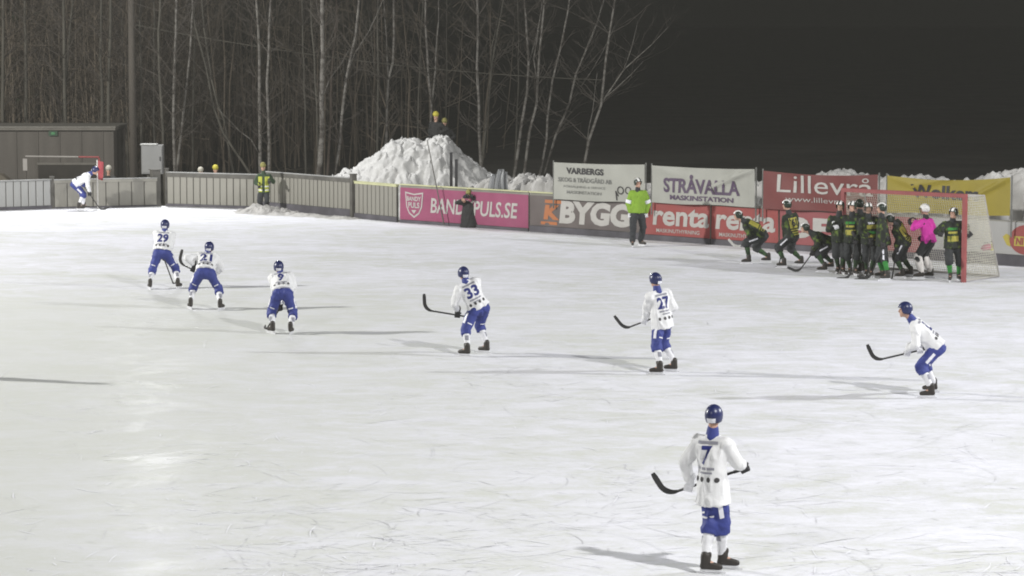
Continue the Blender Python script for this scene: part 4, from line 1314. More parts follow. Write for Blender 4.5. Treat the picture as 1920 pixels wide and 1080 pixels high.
def stick(base, A, B, tipdir, label, group, m=None, blade_m=None, arcR=0.17, turn=78, tail=0.17):
    """bandy stick: straight shaft A to B, then a J-shaped blade; world coordinates"""
    m = m or M_STK
    d = (B - A).normalized()
    n = (tipdir - d * tipdir.dot(d)).normalized()
    side = d.cross(n)
    root = empty('bandy_stick', A)
    tag(root, label, 'bandy stick', group)
    MB().tube([Vector((0, 0, 0)), (B - A) * 0.5, B - A], [0.0165, 0.0155, 0.0165], 8).build('shaft', m, root, True)
    MB().tube([-d * 0.012, d * 0.16], 0.0205, 8).build('grip_tape', M_GLB if m is M_STW else M_STW if blade_m is None and False else M_GLB, root, True)
    pts, w = [], []
    c = B + n * arcR
    K = 10
    for i in range(K + 1):
        a = R(turn) * i / K
        pts.append((c - n * arcR * math.cos(a) + d * arcR * math.sin(a), d * math.cos(a) + n * math.sin(a)))
        w.append(0.019 + 0.015 * min(1, i / 5))
    e, ed = pts[-1]
    for i in (1, 2, 3):
        pts.append((e + ed * tail * i / 3, ed)); w.append(0.034 if i < 3 else 0.024)
    v, f = [], []
    for (p, t), ww in zip(pts, w):
        q = t.cross(side).normalized()
        for s1, s2 in ((-1, -1), (1, -1), (1, 1), (-1, 1)):
            v.append(p - A + q * ww * s1 + side * 0.0095 * s2)
    for i in range(len(pts) - 1):
        for j in range(4):
            f.append([4 * i + j, 4 * i + (j + 1) % 4, 4 * i + 4 + (j + 1) % 4, 4 * i + 4 + j])
    f.append([3, 2, 1, 0]); k = 4 * (len(pts) - 1); f.append([k, k + 1, k + 2, k + 3])
    bl = link('blade', mesh_py('blade', v, f), root, blade_m or m)
    bv = bl.modifiers.new('edge', 'BEVEL'); bv.width = 0.005; bv.segments = 2
    return root

NP = 0
def person(label, base, hip, neck, head, feet, hands=(None, None), heading=0.0, torso=None, hh=None, hpitch=0.0, toes=None, st=None,
           outfit=None, group=None, sc=1.0, z=0.0, knee=None, lean=1, fixY=None, elbow=0.25, bent=0.0):
    """joints are read off the photograph as (column, row[, metres further away]); feet stand on z"""
    global NP
    NP += 1
    O = dict(top=M_WHITE, bottom=M_BLUE, sock=M_SOCKW, helmet=M_BLUEH, glove=(M_GLB, M_GLB), feet='skate', hat=None)
    O.update(outfit or {})
    B = ground(*base, z) if fixY is None else at(base[0], base[1], fixY)
    if fixY is not None: B.z = z
    root = empty('person', B)
    tag(root, label, O.get('cat', 'player'), group)
    def Lc(p):
        return at(p[0], p[1], B.y + (p[2] if len(p) > 2 else 0.0)) - B
    hd = R(heading); fwd = Vector((-math.sin(hd), math.cos(hd), 0)); rt = Vector((math.cos(hd), math.sin(hd), 0))
    hip_ = Lc(hip)
    T = 0.53 * sc
    def reach(a, p, ln, sgn):
        q = Lc(p)
        if len(p) > 2: return q
        v = q - a
        l2 = math.hypot(v.x, v.z)
        dy = math.sqrt(max(0, ln * ln - l2 * l2))
        for _ in range(3):
            q = at(p[0], p[1], B.y + a.y + sgn * dy) - B
            v = q - a; l2 = math.hypot(v.x, v.z); dy = math.sqrt(max(0, ln * ln - l2 * l2))
        return q
    nk = reach(hip_, neck, T, lean)
    if (nk - hip_).length > T * 1.12:
        nk = hip_ + (nk - hip_).normalized() * T * 1.12
    hdp = reach(nk, head, 0.215 * sc, 0.35 * lean if len(head) < 3 else 1)
    if (hdp - nk).length > 0.25 * sc: hdp = nk + (hdp - nk).normalized() * 0.24 * sc
    u = (nk - hip_).normalized()
    th = R(torso if torso is not None else heading)
    rt_t = Vector((math.cos(th), math.sin(th), 0)); rt_t = (rt_t - u * rt_t.dot(u)).normalized()
    ft = u.cross(rt_t).normalized()                # chest direction
    if ft.dot(Vector((-math.sin(th), math.cos(th), 0))) < 0 and abs(u.z) > 0.2: ft = ft
    hh_ = R(hh if hh is not None else heading)
    hf = Vector((-math.sin(hh_), math.cos(hh_), 0)); hr = Vector((math.cos(hh_), math.sin(hh_), 0))
    hu = (Z * math.cos(R(hpitch)) + hf * math.sin(R(hpitch))); hf2 = hr.cross(Z if False else hu) * -1
    hf2 = hu.cross(hr)
    shw = 0.185 * sc
    sh = [nk - u * 0.065 * sc - rt_t * shw, nk - u * 0.065 * sc + rt_t * shw]
    hp = [hip_ - rt * 0.095 * sc, hip_ + rt * 0.095 * sc]
    fts, toesd, ank = [], [], []
    hip_off = []
    for i in (0, 1):
        p = feet[i]
        g = (ground(p[0], p[1], z) if fixY is None and not (len(p) > 2) else Vector((at(p[0], p[1], B.y + (p[2] if len(p) > 2 else 0)).x, B.y + (p[2] if len(p) > 2 else 0), z))) - B
        g.z = 0
        td = R((toes[i] if toes else heading + (12 if i == 0 else -12)))
        t = Vector((-math.sin(td), math.cos(td), 0))
        fts.append(g - t * 0.03); toesd.append(t)
        ank.append(g - t * 0.085 * sc + Z * (0.15 if O['feet'] == 'skate' else 0.09) * sc)
    kneeP = []
    for i in (0, 1):
        pole = (fwd * 0.7 + toesd[i] * 0.6 + rt * (-0.18 if i == 0 else 0.18)) if knee is None else Vector(knee)
        L1 = 0.43 * sc; L2 = 0.43 * sc
        D = (ank[i] - hp[i]).length
        if D > L1 + L2 - 0.005:
            s_ = D / (L1 + L2) * 1.004; L1 *= s_; L2 *= s_
        k, e = ik(hp[i], ank[i], L1, L2, pole)
        kneeP.append(k); ank[i] = e
    # stick -> hands
    hnd = [None, None]; hax = [rt_t, rt_t]
    if st:
        A, Bh = Lc(st['butt']), Lc(st['heel'])
        if st.get('floor'): Bh.z = max(Bh.z, 0.04)
        d = (Bh - A)
        td = Lc((st['heel'][0] + st['tip'][0], st['heel'][1] + st['tip'][1], (st['heel'][2] if len(st['heel']) > 2 else 0) + (st['tip'][2] if len(st['tip']) > 2 else 0))) - Lc(st['heel'])
        if 0.05 < d.length < 0.80 and not st.get('short'):
            A = A - d.normalized() * (0.80 - d.length) * (0.6 if st.get('extend', True) else 0)
            d = Bh - A
        for i in (0, 1):
            t = st['t'][i]
            if t is not None:
                hnd[i] = A + d * t; hax[i] = d.normalized() * (1 if d.dot(rt_t) > 0 else -1)
        stick(B, B + A, B + Bh, td, st['label'], st.get('group'), st.get('m'), st.get('bm'))
    for i in (0, 1):
        if hnd[i] is None and hands[i] is not None:
            hnd[i] = Lc(hands[i])
        if hnd[i] is None:
            hnd[i] = sh[i] * 0.25 + kneeP[i] * 0.75 + fwd * 0.12 + Z * 0.05 + rt * (-0.02 if i == 0 else 0.02)
    elb, wr = [], []
    for i in (0, 1):
        s1 = -1 if i == 0 else 1
        pole = -ft * 0.55 + rt_t * s1 * (elbow + 0.45) - Z * 0.55
        # wrist sits a hand's length short of the grip
        vec = (hnd[i] - sh[i]); lim = 0.64 * sc
        if vec.length > lim + 0.03:
            print('REACH', label[:40], i, round(vec.length, 2))
        w_ = hnd[i] - vec.normalized() * 0.095 * sc
        e, w2 = ik(sh[i], w_, 0.295 * sc, 0.265 * sc, pole)
        hnd[i] = hnd[i] + (w2 - w_)
        elb.append(e); wr.append(w2)
    sd = NP * 3.7
    big = (F / (B.y)) > 90
    vx = 0.014 if big else 0.021
    top, bot = O['top'], O['bottom']
    # ---- body: one skin from head to ankle
    b = Blob()
    s_ = sc
    b.ell(hdp + hu * 0.025 * s_ - hf2 * 0.005, hr * 0.077 * s_, hf2 * 0.096 * s_, hu * 0.108 * s_)
    b.ell(hdp - hu * 0.055 * s_ + hf2 * 0.028 * s_, hr * 0.056 * s_, hf2 * 0.062 * s_, hu * 0.062 * s_)
    b.cap(hdp - hu * 0.10 * s_ + hf2 * 0.070 * s_, hdp - hu * 0.085 * s_ + hf2 * 0.07 * s_, 0.022 * s_, 0.024 * s_)   # chin
    b.cap(hdp + hu * 0.015 * s_ + hf2 * 0.090 * s_, hdp - hu * 0.022 * s_ + hf2 * 0.108 * s_, 0.012 * s_, 0.017 * s_)     # nose
    b.cap(hdp - hu * 0.058 * s_ + hf2 * 0.082 * s_ - hr * 0.02, hdp - hu * 0.058 * s_ + hf2 * 0.082 * s_ + hr * 0.02, 0.012 * s_, 0.012 * s_)   # lips
    for q in (-1, 1):
        b.ell(hdp - hu * 0.005 + hr * 0.080 * q * s_ - hf2 * 0.01, hr * 0.012 * s_, hf2 * 0.02 * s_, hu * 0.032 * s_)      # ears
    b.cap(nk + u * 0.0, hdp - hu * 0.06 * s_ - hf2 * 0.02, 0.062 * s_, 0.056 * s_)
    for q in (-1, 1):
        b.cap(hip_ + u * 0.08 * s_ + rt * 0.055 * q, nk - u * 0.14 * s_ + rt_t * 0.065 * q, 0.100 * s_, 0.098 * s_)
    b.cap(sh[0], sh[1], 0.055 * s_, 0.055 * s_)
    b.cap(nk - u * 0.05, nk - u * 0.16, 0.06 * s_, 0.09 * s_)
    b.cap(hp[0], hp[1], 0.082 * s_, 0.082 * s_)
    for i in (0, 1):
        b.cap(sh[i], elb[i], 0.050 * s_, 0.042 * s_); b.cap(elb[i], wr[i], 0.042 * s_, 0.030 * s_)
        b.cap(hp[i], kneeP[i], 0.070 * s_, 0.058 * s_)
        mid = kneeP[i].lerp(ank[i], 0.33)
        b.cap(kneeP[i], mid, 0.060 * s_, 0.058 * s_); b.cap(mid, ank[i], 0.058 * s_, 0.040 * s_)
        if O['feet'] != 'skate' or True:
            b.cap(ank[i], ank[i] + toesd[i] * 0.12 * s_ - Z * 0.05 * s_, 0.040 * s_, 0.034 * s_)
    link('body', b.mesh('body', 0.0135 if big else 0.017, 3), root, M_SKIN)
    for q in (-1, 1):
        obj_at('eye', EYE, root, basis(hr, hf2, hu, hdp + hu * 0.015 * s_ + hf2 * 0.088 * s_ + hr * 0.033 * q * s_), M_EYE)
    # ---- upper garment
    b = Blob()
    hemL = O.get('hem', 0.12) * s_
    hemd = (-u * 0.85 - Z * 0.15).normalized() if hemL > 0.05 else -u
    for q in (-1, 1):
        b.cap(hip_ + u * 0.27 * s_ + rt * 0.065 * q * s_, nk - u * 0.15 * s_ + rt_t * 0.085 * q * s_, 0.140 * s_, 0.130 * s_)
    b.cone(hip_ + u * 0.34 * s_, hip_ + u * 0.10 * s_, rt, 0.200 * s_, 0.140 * s_, 0.212 * s_, 0.165 * s_)
    if hemL > 0.05:
        b.cone(hip_ + u * 0.14 * s_, hip_ + hemd * hemL, rt, 0.210 * s_, 0.165 * s_, 0.226 * s_, 0.195 * s_)
    else:
        b.cone(hip_ + u * 0.12 * s_, hip_ + hemd * hemL, rt, 0.212 * s_, 0.165 * s_, 0.236 * s_, 0.190 * s_)
    b.cap(sh[0] + u * 0.0 + rt_t * 0.035, sh[1] - rt_t * 0.035, 0.088 * s_, 0.088 * s_)
    b.cap(nk - u * 0.015, nk - u * 0.12, 0.080 * s_, 0.12 * s_)
    for i in (0, 1):
        b.cap(sh[i], elb[i], 0.090 * s_, 0.074 * s_)
        b.cap(elb[i], elb[i].lerp(wr[i], 0.93), 0.076 * s_, 0.060 * s_)
    if O.get('cape'):
        b.cone(nk - u * 0.06, Vector((hip_.x, hip_.y, 0.18)), rt, 0.23, 0.15, 0.30, 0.26); b.cone(Vector((hip_.x, hip_.y, 0.2)), Vector((hip_.x + 0.03, hip_.y, 0.015)), rt, 0.30, 0.26, 0.36, 0.32)
    jm = b.mesh('jersey', vx, 3, 0.019 * s_, 7.5, sd, u)
    jer = link(O.get('topname', 'jersey'), jm, root, top)
    jb = BVHTree.FromPolygons([v.co for v in jm.vertices], [p.vertices[:] for p in jm.polygons])
    # collar
    if O.get('collar'):
        cb_ = Blob(); cb_.cap(nk - u * 0.01, nk + (hdp - nk) * 0.46, 0.086 * s_, 0.068 * s_)
        link('collar', cb_.mesh('collar', 0.012, 2), root, O['collar'])
    # ---- shorts / trousers
    b = Blob()
    long_ = O.get('long')
    slim = O.get('hem', 0.12) > 0.05
    b.cap(hp[0] + rt * 0.02, hp[1] - rt * 0.02, (0.115 if slim else 0.135) * s_, (0.115 if slim else 0.135) * s_)
    b.cap(hip_ + u * 0.06, hip_ - u * 0.01, 0.115 * s_, (0.125 if slim else 0.145) * s_)
    for q in (-1, 1):
        b.cap(hp[(q + 1) // 2] - fwd * (0.012 if slim else 0.045) * s_, hp[(q + 1) // 2].lerp(kneeP[(q + 1) // 2], 0.2) - fwd * (0.015 if slim else 0.03) * s_, 0.114 * s_, 0.116 * s_)
    for i in (0, 1):
        kn = kneeP[i]
        b.cap(hp[i], kn, 0.124 * s_, 0.098 * s_)
        if long_:
            b.cap(kn, kn.lerp(ank[i], 0.95), 0.098 * s_, 0.080 * s_)
        else:
            b.cap(kn, kn.lerp(ank[i], 0.10), 0.100 * s_, 0.096 * s_); b.cone(kn, kn.lerp(ank[i], 0.30), rt, 0.102, 0.102, 0.098, 0.098)
    sm_ = b.mesh('shorts', vx, 3, 0.014 * s_, 7.0, sd + 5)
    hp0 = hip_ + hemd * hemL
    if slim:      # the shorts tuck up inside the hem
        for v in sm_.vertices:
            k = (v.co - hp0).dot(-hemd)
            if k > -0.01:
                ax0 = hip_ + u * (v.co - hip_).dot(u)
                d_ = v.co - ax0
                lx, ly = d_.dot(rt), d_.dot(fwd)
                rr = math.hypot(lx / (0.200 * s_), ly / (0.165 * s_))
                if 1.0 < rr < 1.75:
                    v.co = v.co - d_ * (1 - 1 / rr) * min(1.0, (k + 0.01) / 0.03)
        sm_.update()
    sho = link('trousers' if long_ else 'shorts', sm_, root, bot)
    sb = BVHTree.FromPolygons([v.co for v in sm_.vertices], [p.vertices[:] for p in sm_.polygons])
    # ---- socks, skates
    for i in (0, 1):
        if not long_:
            b = Blob()
            k2 = kneeP[i]; a_ = ank[i]
            pad = O.get('pad', 0.0)
            f_ = (fwd + toesd[i]).normalized()
            b.cap(k2.lerp(a_, -0.02 if pad else 0.05), k2.lerp(a_, 0.5), 0.070 + pad, 0.068 + pad); b.cap(k2.lerp(a_, 0.5), k2.lerp(a_, 0.9), 0.066 + pad, 0.046 + pad * 0.6)
            b.cap(k2.lerp(a_, 0.1) + f_ * 0.02, k2.lerp(a_, 0.75) + f_ * 0.018, 0.055 + pad, 0.045 + pad)
            s_m = b.mesh('sock', vx, 3, 0.004, 9, sd + i)
            so = link('leg_pad' if pad else 'sock', s_m, root, O['sock'])
            if O.get('sockbadge'):
                kb = BVHTree.FromPolygons([v.co for v in s_m.vertices], [p.vertices[:] for p in s_m.polygons])
                nrm = (-f_ * 0.8 + (-rt if i == 0 else rt) * 0.5).normalized()
                axx = Z.cross(nrm).normalized()
                conform('sock_badge', rect_geo(3, 3), kb, k2.lerp(a_, 0.42), axx, Z, nrm, 0.075, 0.085, M_GREYP, so, 0.005)
        t = toesd[i]; x = Vector((t.y, -t.x, 0))
        Mf = basis(x * s_ * 0.92, t * s_ * 0.93, Z * s_ * 0.96, fts[i])
        if O['feet'] == 'skate':
            sk = obj_at('skate', BOOT, root, Mf, M_BOOT)
            obj_at('blade', BLADE, sk, Matrix.Identity(4), M_BLADE)
        else:
            obj_at('shoe', SHOE, root, Mf, M_BOOT)
    # ---- gloves
    for i in (0, 1):
        wdir = (wr[i] - hnd[i]).normalized()
        ax = hax[i] - wdir * hax[i].dot(wdir)
        if ax.length < 0.2: ax = rt_t - wdir * rt_t.dot(wdir)
        ax.normalize()
        yy = wdir.cross(ax)
        gm = O['glove'][i]
        gsc = O.get('glovesc', (1.18, 1.18))[i]
        held = (st and st['t'][i] is not None)
        g_ = obj_at('glove' if gm is not M_SKIN else 'hand', GLOVE if held else HAND, root, basis(ax * gsc * s_, yy * gsc * s_, wdir * gsc * s_, hnd[i]), gm)
    # ---- headgear
    Mh = basis(hr * s_, hf2 * s_, hu * s_, hdp + hu * 0.022 * s_)
    if O['hat'] is not None:
        obj_at('hat', BEANIE, root, basis(hr * s_ * 1.12, hf2 * s_ * 1.12, hu * s_ * 1.12, hdp + hu * 0.045 * s_), O['hat'])
    else:
        he = obj_at('helmet', HELMET, root, Mh, O['helmet'])
        if O.get('hlabel', True) and O['helmet'] is M_BLUEH:
            obj_at('helmet_label', H_LABEL, he, Matrix.Identity(4), M_LABEL)
        if O.get('hstripe'):
            for q in O['hstripe']:
                obj_at('helmet_stripe', H_STRIPE[q], he, Matrix.Identity(4), M_HELW)
        if O.get('cage'):
            obj_at('face_cage', CAGE, he, Matrix.Identity(4), M_GH)
    # ---- prints
    back = -ft
    def bp(name, geo, down, side_, w, h, m, nrm=None, who=jer, bv=jb):
        nrm = nrm or back
        ax_ = rt_t if nrm.dot(back) > 0 else -rt_t
        return conform(name, geo, bv, nk - u * down * s_ + ax_ * side_ * s_, ax_, u, nrm, w * s_, h * s_, m, who)
    if O.get('number'):
        g_ = text_geo(O['number'], 0.04, 0.0, 2, 1.05)
        wd = 0.27 if len(O['number']) > 1 else 0.13
        bp('number', g_, 0.20, 0, wd, 0.22, O.get('numcol', M_BLUEP))
        bp('name_print', rect_geo(6, 1), 0.055, 0, 0.26, 0.035, M_GREYP)
        bp('sponsor_print', rect_geo(6, 1), 0.35, 0, 0.24, 0.03, M_GREYP)
        bp('sponsor_print', rect_geo(6, 1), 0.40, 0.01, 0.17, 0.022, M_GREYP)
        for k in range(4):
            bp('badge', disc_geo(10), 0.53 + min(0.05, O.get('hem', 0.12)) - 0.10, (k - 1.5) * 0.095, 0.052, 0.062, M_BADGE)
    if O.get('thigh', True) and not long_:
        for i in (0, 1):
            s1 = -rt if i == 0 else rt
            mid = hp[i].lerp(kneeP[i], 0.55); al = (hp[i] - kneeP[i]).normalized()
            nrm = (s1 * 0.9 - fwd * 0.25); nrm = (nrm - al * nrm.dot(al)).normalized()
            if bot is M_BLUE:
                conform('thigh_print', rect_geo(2, 6), sb, mid, nrm.cross(al), al, nrm, 0.055, 0.21, M_LABEL, sho)
                n2 = -fwd; n2 = (n2 - al * n2.dot(al)).normalized()
                conform('thigh_print', rect_geo(4, 1), sb, hp[i].lerp(kneeP[i], 0.72), al.cross(n2), al, n2, 0.10, 0.022, M_LABEL, sho)
            else:
                conform('thigh_stripe', rect_geo(2, 6), sb, mid, nrm.cross(al), al, nrm, 0.035, 0.24, M_LABEL, sho)
    if O.get('chest'):      # printed panels on a dark jersey, front
        sets = (((0.13, 0.17, 0.05, M_LABEL), (0.22, 0.25, 0.10, M_YELP), (0.36, 0.16, 0.06, M_GSKB), (0.44, 0.28, 0.06, M_YELP), (0.55, 0.20, 0.03, M_YELP)),
                ((0.16, 0.24, 0.06, M_GSKB), (0.25, 0.22, 0.05, M_YELP), (0.40, 0.26, 0.13, M_YELP)),
                ((0.15, 0.20, 0.04, M_LABEL), (0.22, 0.23, 0.09, M_YELP), (0.40, 0.27, 0.10, M_YELP), (0.54, 0.29, 0.04, M_YELP)))
        for dn, w, h, m in sets[NP % 3]:
            bp('chest_print', rect_geo(5, 2), dn, O.get('cside', 0), w, h, m, ft)
    if O.get('backpanel'):
        bp('back_panel', rect_geo(6, 5), 0.22, 0, 0.30, 0.27, M_YELP)
        if O.get('bnum'):
            conform('number', text_geo(O['bnum'], 0.05, 0, 2), jb, nk - u * 0.21 * s_, rt_t, u, back, 0.22, 0.2, M_GS, jer, 0.014)
        for k in range(3):
            bp('back_print', rect_geo(5, 1), 0.40 + 0.06 * k, 0, 0.28 - 0.03 * k, 0.03, M_YELP)
    if O.get('armband'):
        for i in (0, 1):
            a_, e_ = sh[i], elb[i]
            o = MB().tube([a_.lerp(e_, 0.66), a_.lerp(e_, 0.98)], [0.096, 0.092], 16, False).build('armband', M_LABEL, root, True)
    if O.get('belt'):
        pass
    return dict(root=root, B=B, sh=sh, elb=elb, hnd=hnd, nk=nk, u=u, ft=ft, rt=rt_t, jb=jb, jer=jer, hip=hip_, head=hdp, bp=bp, kneeP=kneeP, hf=hf2, hr=hr, hu=hu)

# ---------------------------------------------------------------- the team in white
GW_ = 'players in white jerseys and blue shorts'
GS_ = 'sticks of the players in white'
WH = dict(collar=M_BLUE, sockbadge=True)
def W(**k):
    d = dict(WH); d.update(k); return d
person('nearest player in white with number 7, standing upright with back turned', (1347, 1070), (1337, 913), (1335.5, 819), (1338.5, 782, 0.02), ((1334, 1076), (1366, 1068)),
       heading=-72, torso=-36, hh=-20, toes=(-98, -100), lean=1,
       st=dict(butt=(1400, 877, 0.20), heel=(1270, 921, 0.28), tip=(-24, -26), t=(0.84, 0.03), label='black bandy stick held level at the waist of number 7', group=GS_),
       outfit=W(number='7', glove=(M_GLW, M_GLB), hem=0.20), group=GW_)
person('player in white with number 27 standing before the goal mouth, stick pointing left', (1243, 698), (1241.5, 602), (1233, 547), (1229, 526), ((1230, 703), (1257, 697)),
       heading=48, torso=32, hh=45, toes=(75, 70), lean=1,
       st=dict(butt=(1234, 593, 0.10), heel=(1181, 613, 0.55), tip=(-12, -20), t=(0.52, 0.04), label='short looking black stick raised by number 27 at hip height', group=GS_),
       outfit=W(number='27', glove=(M_GLW, M_GLB), hem=0.13), group=GW_)
person('player in white at the far right of the line, bent forward facing left', (1740, 743), (1756, 651), (1712, 603), (1695.5, 579), ((1738, 747), (1743, 736)),
       heading=84, torso=68, hh=80, toes=(88, 86), lean=-0.1,
       st=dict(butt=(1728, 656, -0.02), heel=(1655, 673, -0.02), tip=(-6, -24), t=(0.44, 0.14), label='black stick held level to the left by the bent player at far right', group=GS_),
       outfit=W(number='2', glove=(M_GLW, M_GLW), hem=0.01), group=GW_)
person('player in white with number 33, leaning left in the middle of the ice', (889, 664), (898, 578), (874, 529), (869, 514), ((870, 668), (907, 662)),
       heading=25, torso=12, hh=22, toes=(62, 55), lean=1,
       st=dict(butt=(900, 598, 0.12), heel=(810, 583, 0.16), tip=(-8, -22), t=(0.47, 0.06), label='black stick of number 33 pointing left with an upturned blade', group=GS_),
       outfit=W(number='33', glove=(M_GLB, M_GLB), hem=0.0), group=GW_)
person('player in white doubled over with hands between the knees, third from the left', (526, 623), (530, 550), (527, 514), (522.5, 502), ((508, 625), (546.5, 626)),
       heading=-6, torso=-6, hh=4, toes=(35, -10), lean=1,
       st=dict(butt=(529, 572, 0.22), heel=(503, 612, 0.45), tip=(-5, -2, 0.3), t=(0.30, 0.04), label='stick seen between the legs of the doubled over player', group=GS_, floor=True),
       outfit=W(number='9', glove=(M_GLB, M_GLW), hem=-0.03), group=GW_)
person('player in white with number 21, legs spread wide, holding the stick out to the left', (386, 579), (385, 511), (388.5, 476), (392.5, 465), ((356, 579), (415.5, 581)),
       heading=2, torso=4, hh=-4, toes=(22, -20), lean=1,
       st=dict(butt=(395, 522, 0.32), heel=(346, 498, 0.22), tip=(-12, -24), t=(0.72, 0.05), label='black stick of number 21 rising to the left beside number 29', group=GS_),
       outfit=W(number='21', glove=(M_GLB, M_GLB), hem=-0.03), group=GW_)
person('player in white with number 29, legs spread wide, leftmost of the players on open ice', (308, 540), (304, 474), (309, 434), (309.5, 423), ((280.5, 542), (336, 541)),
       heading=-2, torso=-3, hh=-2, toes=(20, -20), lean=1,
       st=dict(butt=(305, 478, 0.30), heel=(324, 532, 0.95), tip=(6, -2, 0.2), t=(0.14, 0.03), label='stick held low in front of number 29, almost hidden', group=GS_, floor=True),
       outfit=W(number='29', glove=(M_GLB, M_GLB), hem=-0.05), group=GW_)
person('player in white stooping over the stick by the corner flag', (155, 393.5), (141, 346), (168, 327), (178.5, 320), ((152, 394), (161, 392.5)),
       heading=-86, torso=-74, hh=-84, hpitch=25, toes=(-88, -84), lean=0,
       st=dict(butt=(155, 346, -0.03), heel=(185, 388, 0.0), tip=(20, 1), floor=True, t=(0.04, 0.44), label='stick with its blade on the ice at the corner flag', group=GS_),
       outfit=W(number='5', glove=(M_BLUE, M_GLB), hem=0.0), group=GW_)

# ---------------------------------------------------------------- the team in black and green
GG_ = 'defenders in black and green on the goal line'
GT_ = 'sticks of the defenders'
def G(**k):
    d = dict(top=M_GJ, bottom=M_GS, sock=M_GSK, helmet=M_GH, glove=(M_GLB, M_GLB), collar=M_GS, hstripe=(0, 1)); d.update(k); return d
person('leftmost defender in black and green, crouched facing left with yellow on the back', (1417, 494), (1429, 443), (1395, 415), (1384, 405), ((1399, 495), (1436, 492)),
       heading=76, torso=62, hh=82, toes=(82, 70), lean=-0.1,
       st=dict(butt=(1424, 440, -0.1), heel=(1389, 460, -0.12), tip=(-18, -12), t=(0.62, 0.06), label='dark stick with a white blade pointing left of the leftmost defender', group=GT_, bm=M_STW),
       outfit=G(hem=0.02, backpanel=True, hstripe=(0, 1)), group=GG_)
person('defender with yellow number 61, standing second from the left', (1481, 500), (1485, 443), (1480, 402), (1475.5, 385), ((1465, 502), (1498, 498)),
       heading=58, torso=40, hh=72, toes=(80, 60), lean=1,
       st=dict(butt=(1474, 438, 0.25), heel=(1461, 494, -0.05), tip=(-22, 4, 0), t=(0.20, 0.04), label='dark stick with its blade on the ice at the feet of number 61', group=GT_, floor=True),
       outfit=G(hem=0.02, backpanel=True, bnum='61'), group=GG_)
person('defender crouching very low facing left, third from the left', (1547, 508), (1557, 457), (1523, 438), (1509.5, 428), ((1541, 510), (1554, 504)),
       heading=82, torso=96, hh=90, toes=(85, 85), lean=-0.15,
       st=dict(butt=(1530, 465, -0.2), heel=(1503, 502, -0.25), tip=(-20, 3), t=(0.40, 0.06), label='dark stick of the low crouching defender, blade on the ice', group=GT_, floor=True),
       outfit=G(hem=0.02, chest=True), group=GG_)
person('defender standing upright with a white glove at the belly, fourth from the left', (1575, 513.5), (1575, 443, 0.0), (1573, 405, -0.08), (1576, 385, -0.04), ((1580, 514), (1570, 513)),
       heading=172, torso=165, hh=150, toes=(190, 160), lean=-1, hands=((1584, 437, -0.15), (1568, 425, -0.24)),
       outfit=G(glove=(M_GLB, M_GLW), chest=False), group=GG_)
person('defender with yellow chest print, fifth from the left in the crowd', (1599, 516), (1598, 446, 0.0), (1598, 405, 0.0), (1598, 388, -0.05), ((1605, 517), (1593, 515)),
       heading=160, torso=152, hh=150, toes=(195, 165), lean=-1,
       st=dict(butt=(1606, 443, -0.25), heel=(1594, 512, -0.75), tip=(-20, 4), t=(0.16, 0.04), label='dark stick held low by the yellow-chested defender in the crowd', group=GT_, floor=True),
       outfit=G(chest=True), group=GG_)
person('defender half hidden behind the crowd with the dark head turned away', (1614, 511), (1614, 441, 0.0), (1613, 401, 0.0), (1611.5, 384, 0.03), ((1610, 512), (1618, 511)),
       heading=20, torso=15, hh=35, toes=(30, 5), lean=1, hands=((1608, 446, 0.15), (1622, 446, 0.15)),
       outfit=G(hstripe=()), group=GG_)
person('defender in a face cage with a dim yellow chest print, mid crowd', (1629, 519), (1630, 449, 0.0), (1629, 408, 0.0), (1628, 391, -0.05), ((1634, 520), (1624, 518)),
       heading=195, torso=200, hh=185, toes=(190, 160), lean=-1,
       st=dict(butt=(1634, 447, -0.22), heel=(1626, 513, -0.6), tip=(-18, 5), t=(0.16, 0.04), label='dark stick of the defender in the face cage', group=GT_, floor=True),
       outfit=G(chest=True, cage=True), group=GG_)
person('defender facing left with bright green socks, right end of the tight crowd', (1654, 522), (1656, 451, 0.0), (1653, 409, 0.0), (1653, 391, 0.0), ((1649, 521), (1659, 526)),
       heading=88, torso=80, hh=85, toes=(92, 95), lean=0,
       st=dict(butt=(1664, 446, -0.28), heel=(1634, 513, -0.25), tip=(-22, 3), t=(0.26, 0.04), label='dark stick slanting down left from the bright-socked defender', group=GT_, floor=True),
       outfit=G(sock=M_GSKB), group=GG_)
person('defender bent over facing left beside the pink goalkeeper', (1694, 520), (1696, 453), (1679, 421), (1668.5, 412), ((1687, 522), (1703, 518)),
       heading=66, torso=60, hh=80, toes=(80, 60), lean=-1,
       st=dict(butt=(1684, 448, -0.30), heel=(1673, 519, -0.35), tip=(-19, 5), t=(0.30, 0.05), label='dark stick held straight down by the bent defender beside the goalkeeper', group=GT_, floor=True),
       outfit=G(hem=0.02, backpanel=True), group=GG_)
GK = person('goalkeeper in a bright pink jersey, white helmet and white leg pads', (1732, 522), (1741, 452, 0.0), (1736.5, 411, 0.04), (1734, 391, 0.04), ((1722, 523), (1741, 521)),
       heading=62, torso=48, hh=68, toes=(85, 60), lean=1, hands=((1711.5, 415, 0.02), (1728, 446, 0.34)),
       outfit=dict(top=M_PNK, bottom=M_GS, sock=M_PADW, helmet=M_HELW, glove=(M_GLB, M_GLB), glovesc=(1.9, 1.5), pad=0.035, cage=True, collar=M_GS, thigh=False, hem=0.05), group='goalkeeper')
person('rightmost defender before the red goal post, yellow chest print and bright green socks', (1790, 528), (1787, 456, 0.0), (1786, 416, 0.0), (1788, 400, -0.05), ((1799, 527.5), (1781, 529)),
       heading=176, torso=172, hh=130, toes=(190, 165), lean=-1, hands=((1816, 438, -0.08), (1764, 438, -0.12)),
       outfit=G(chest=True, sock=M_GSKB, glovesc=(1.7, 1.3)), group=GG_)

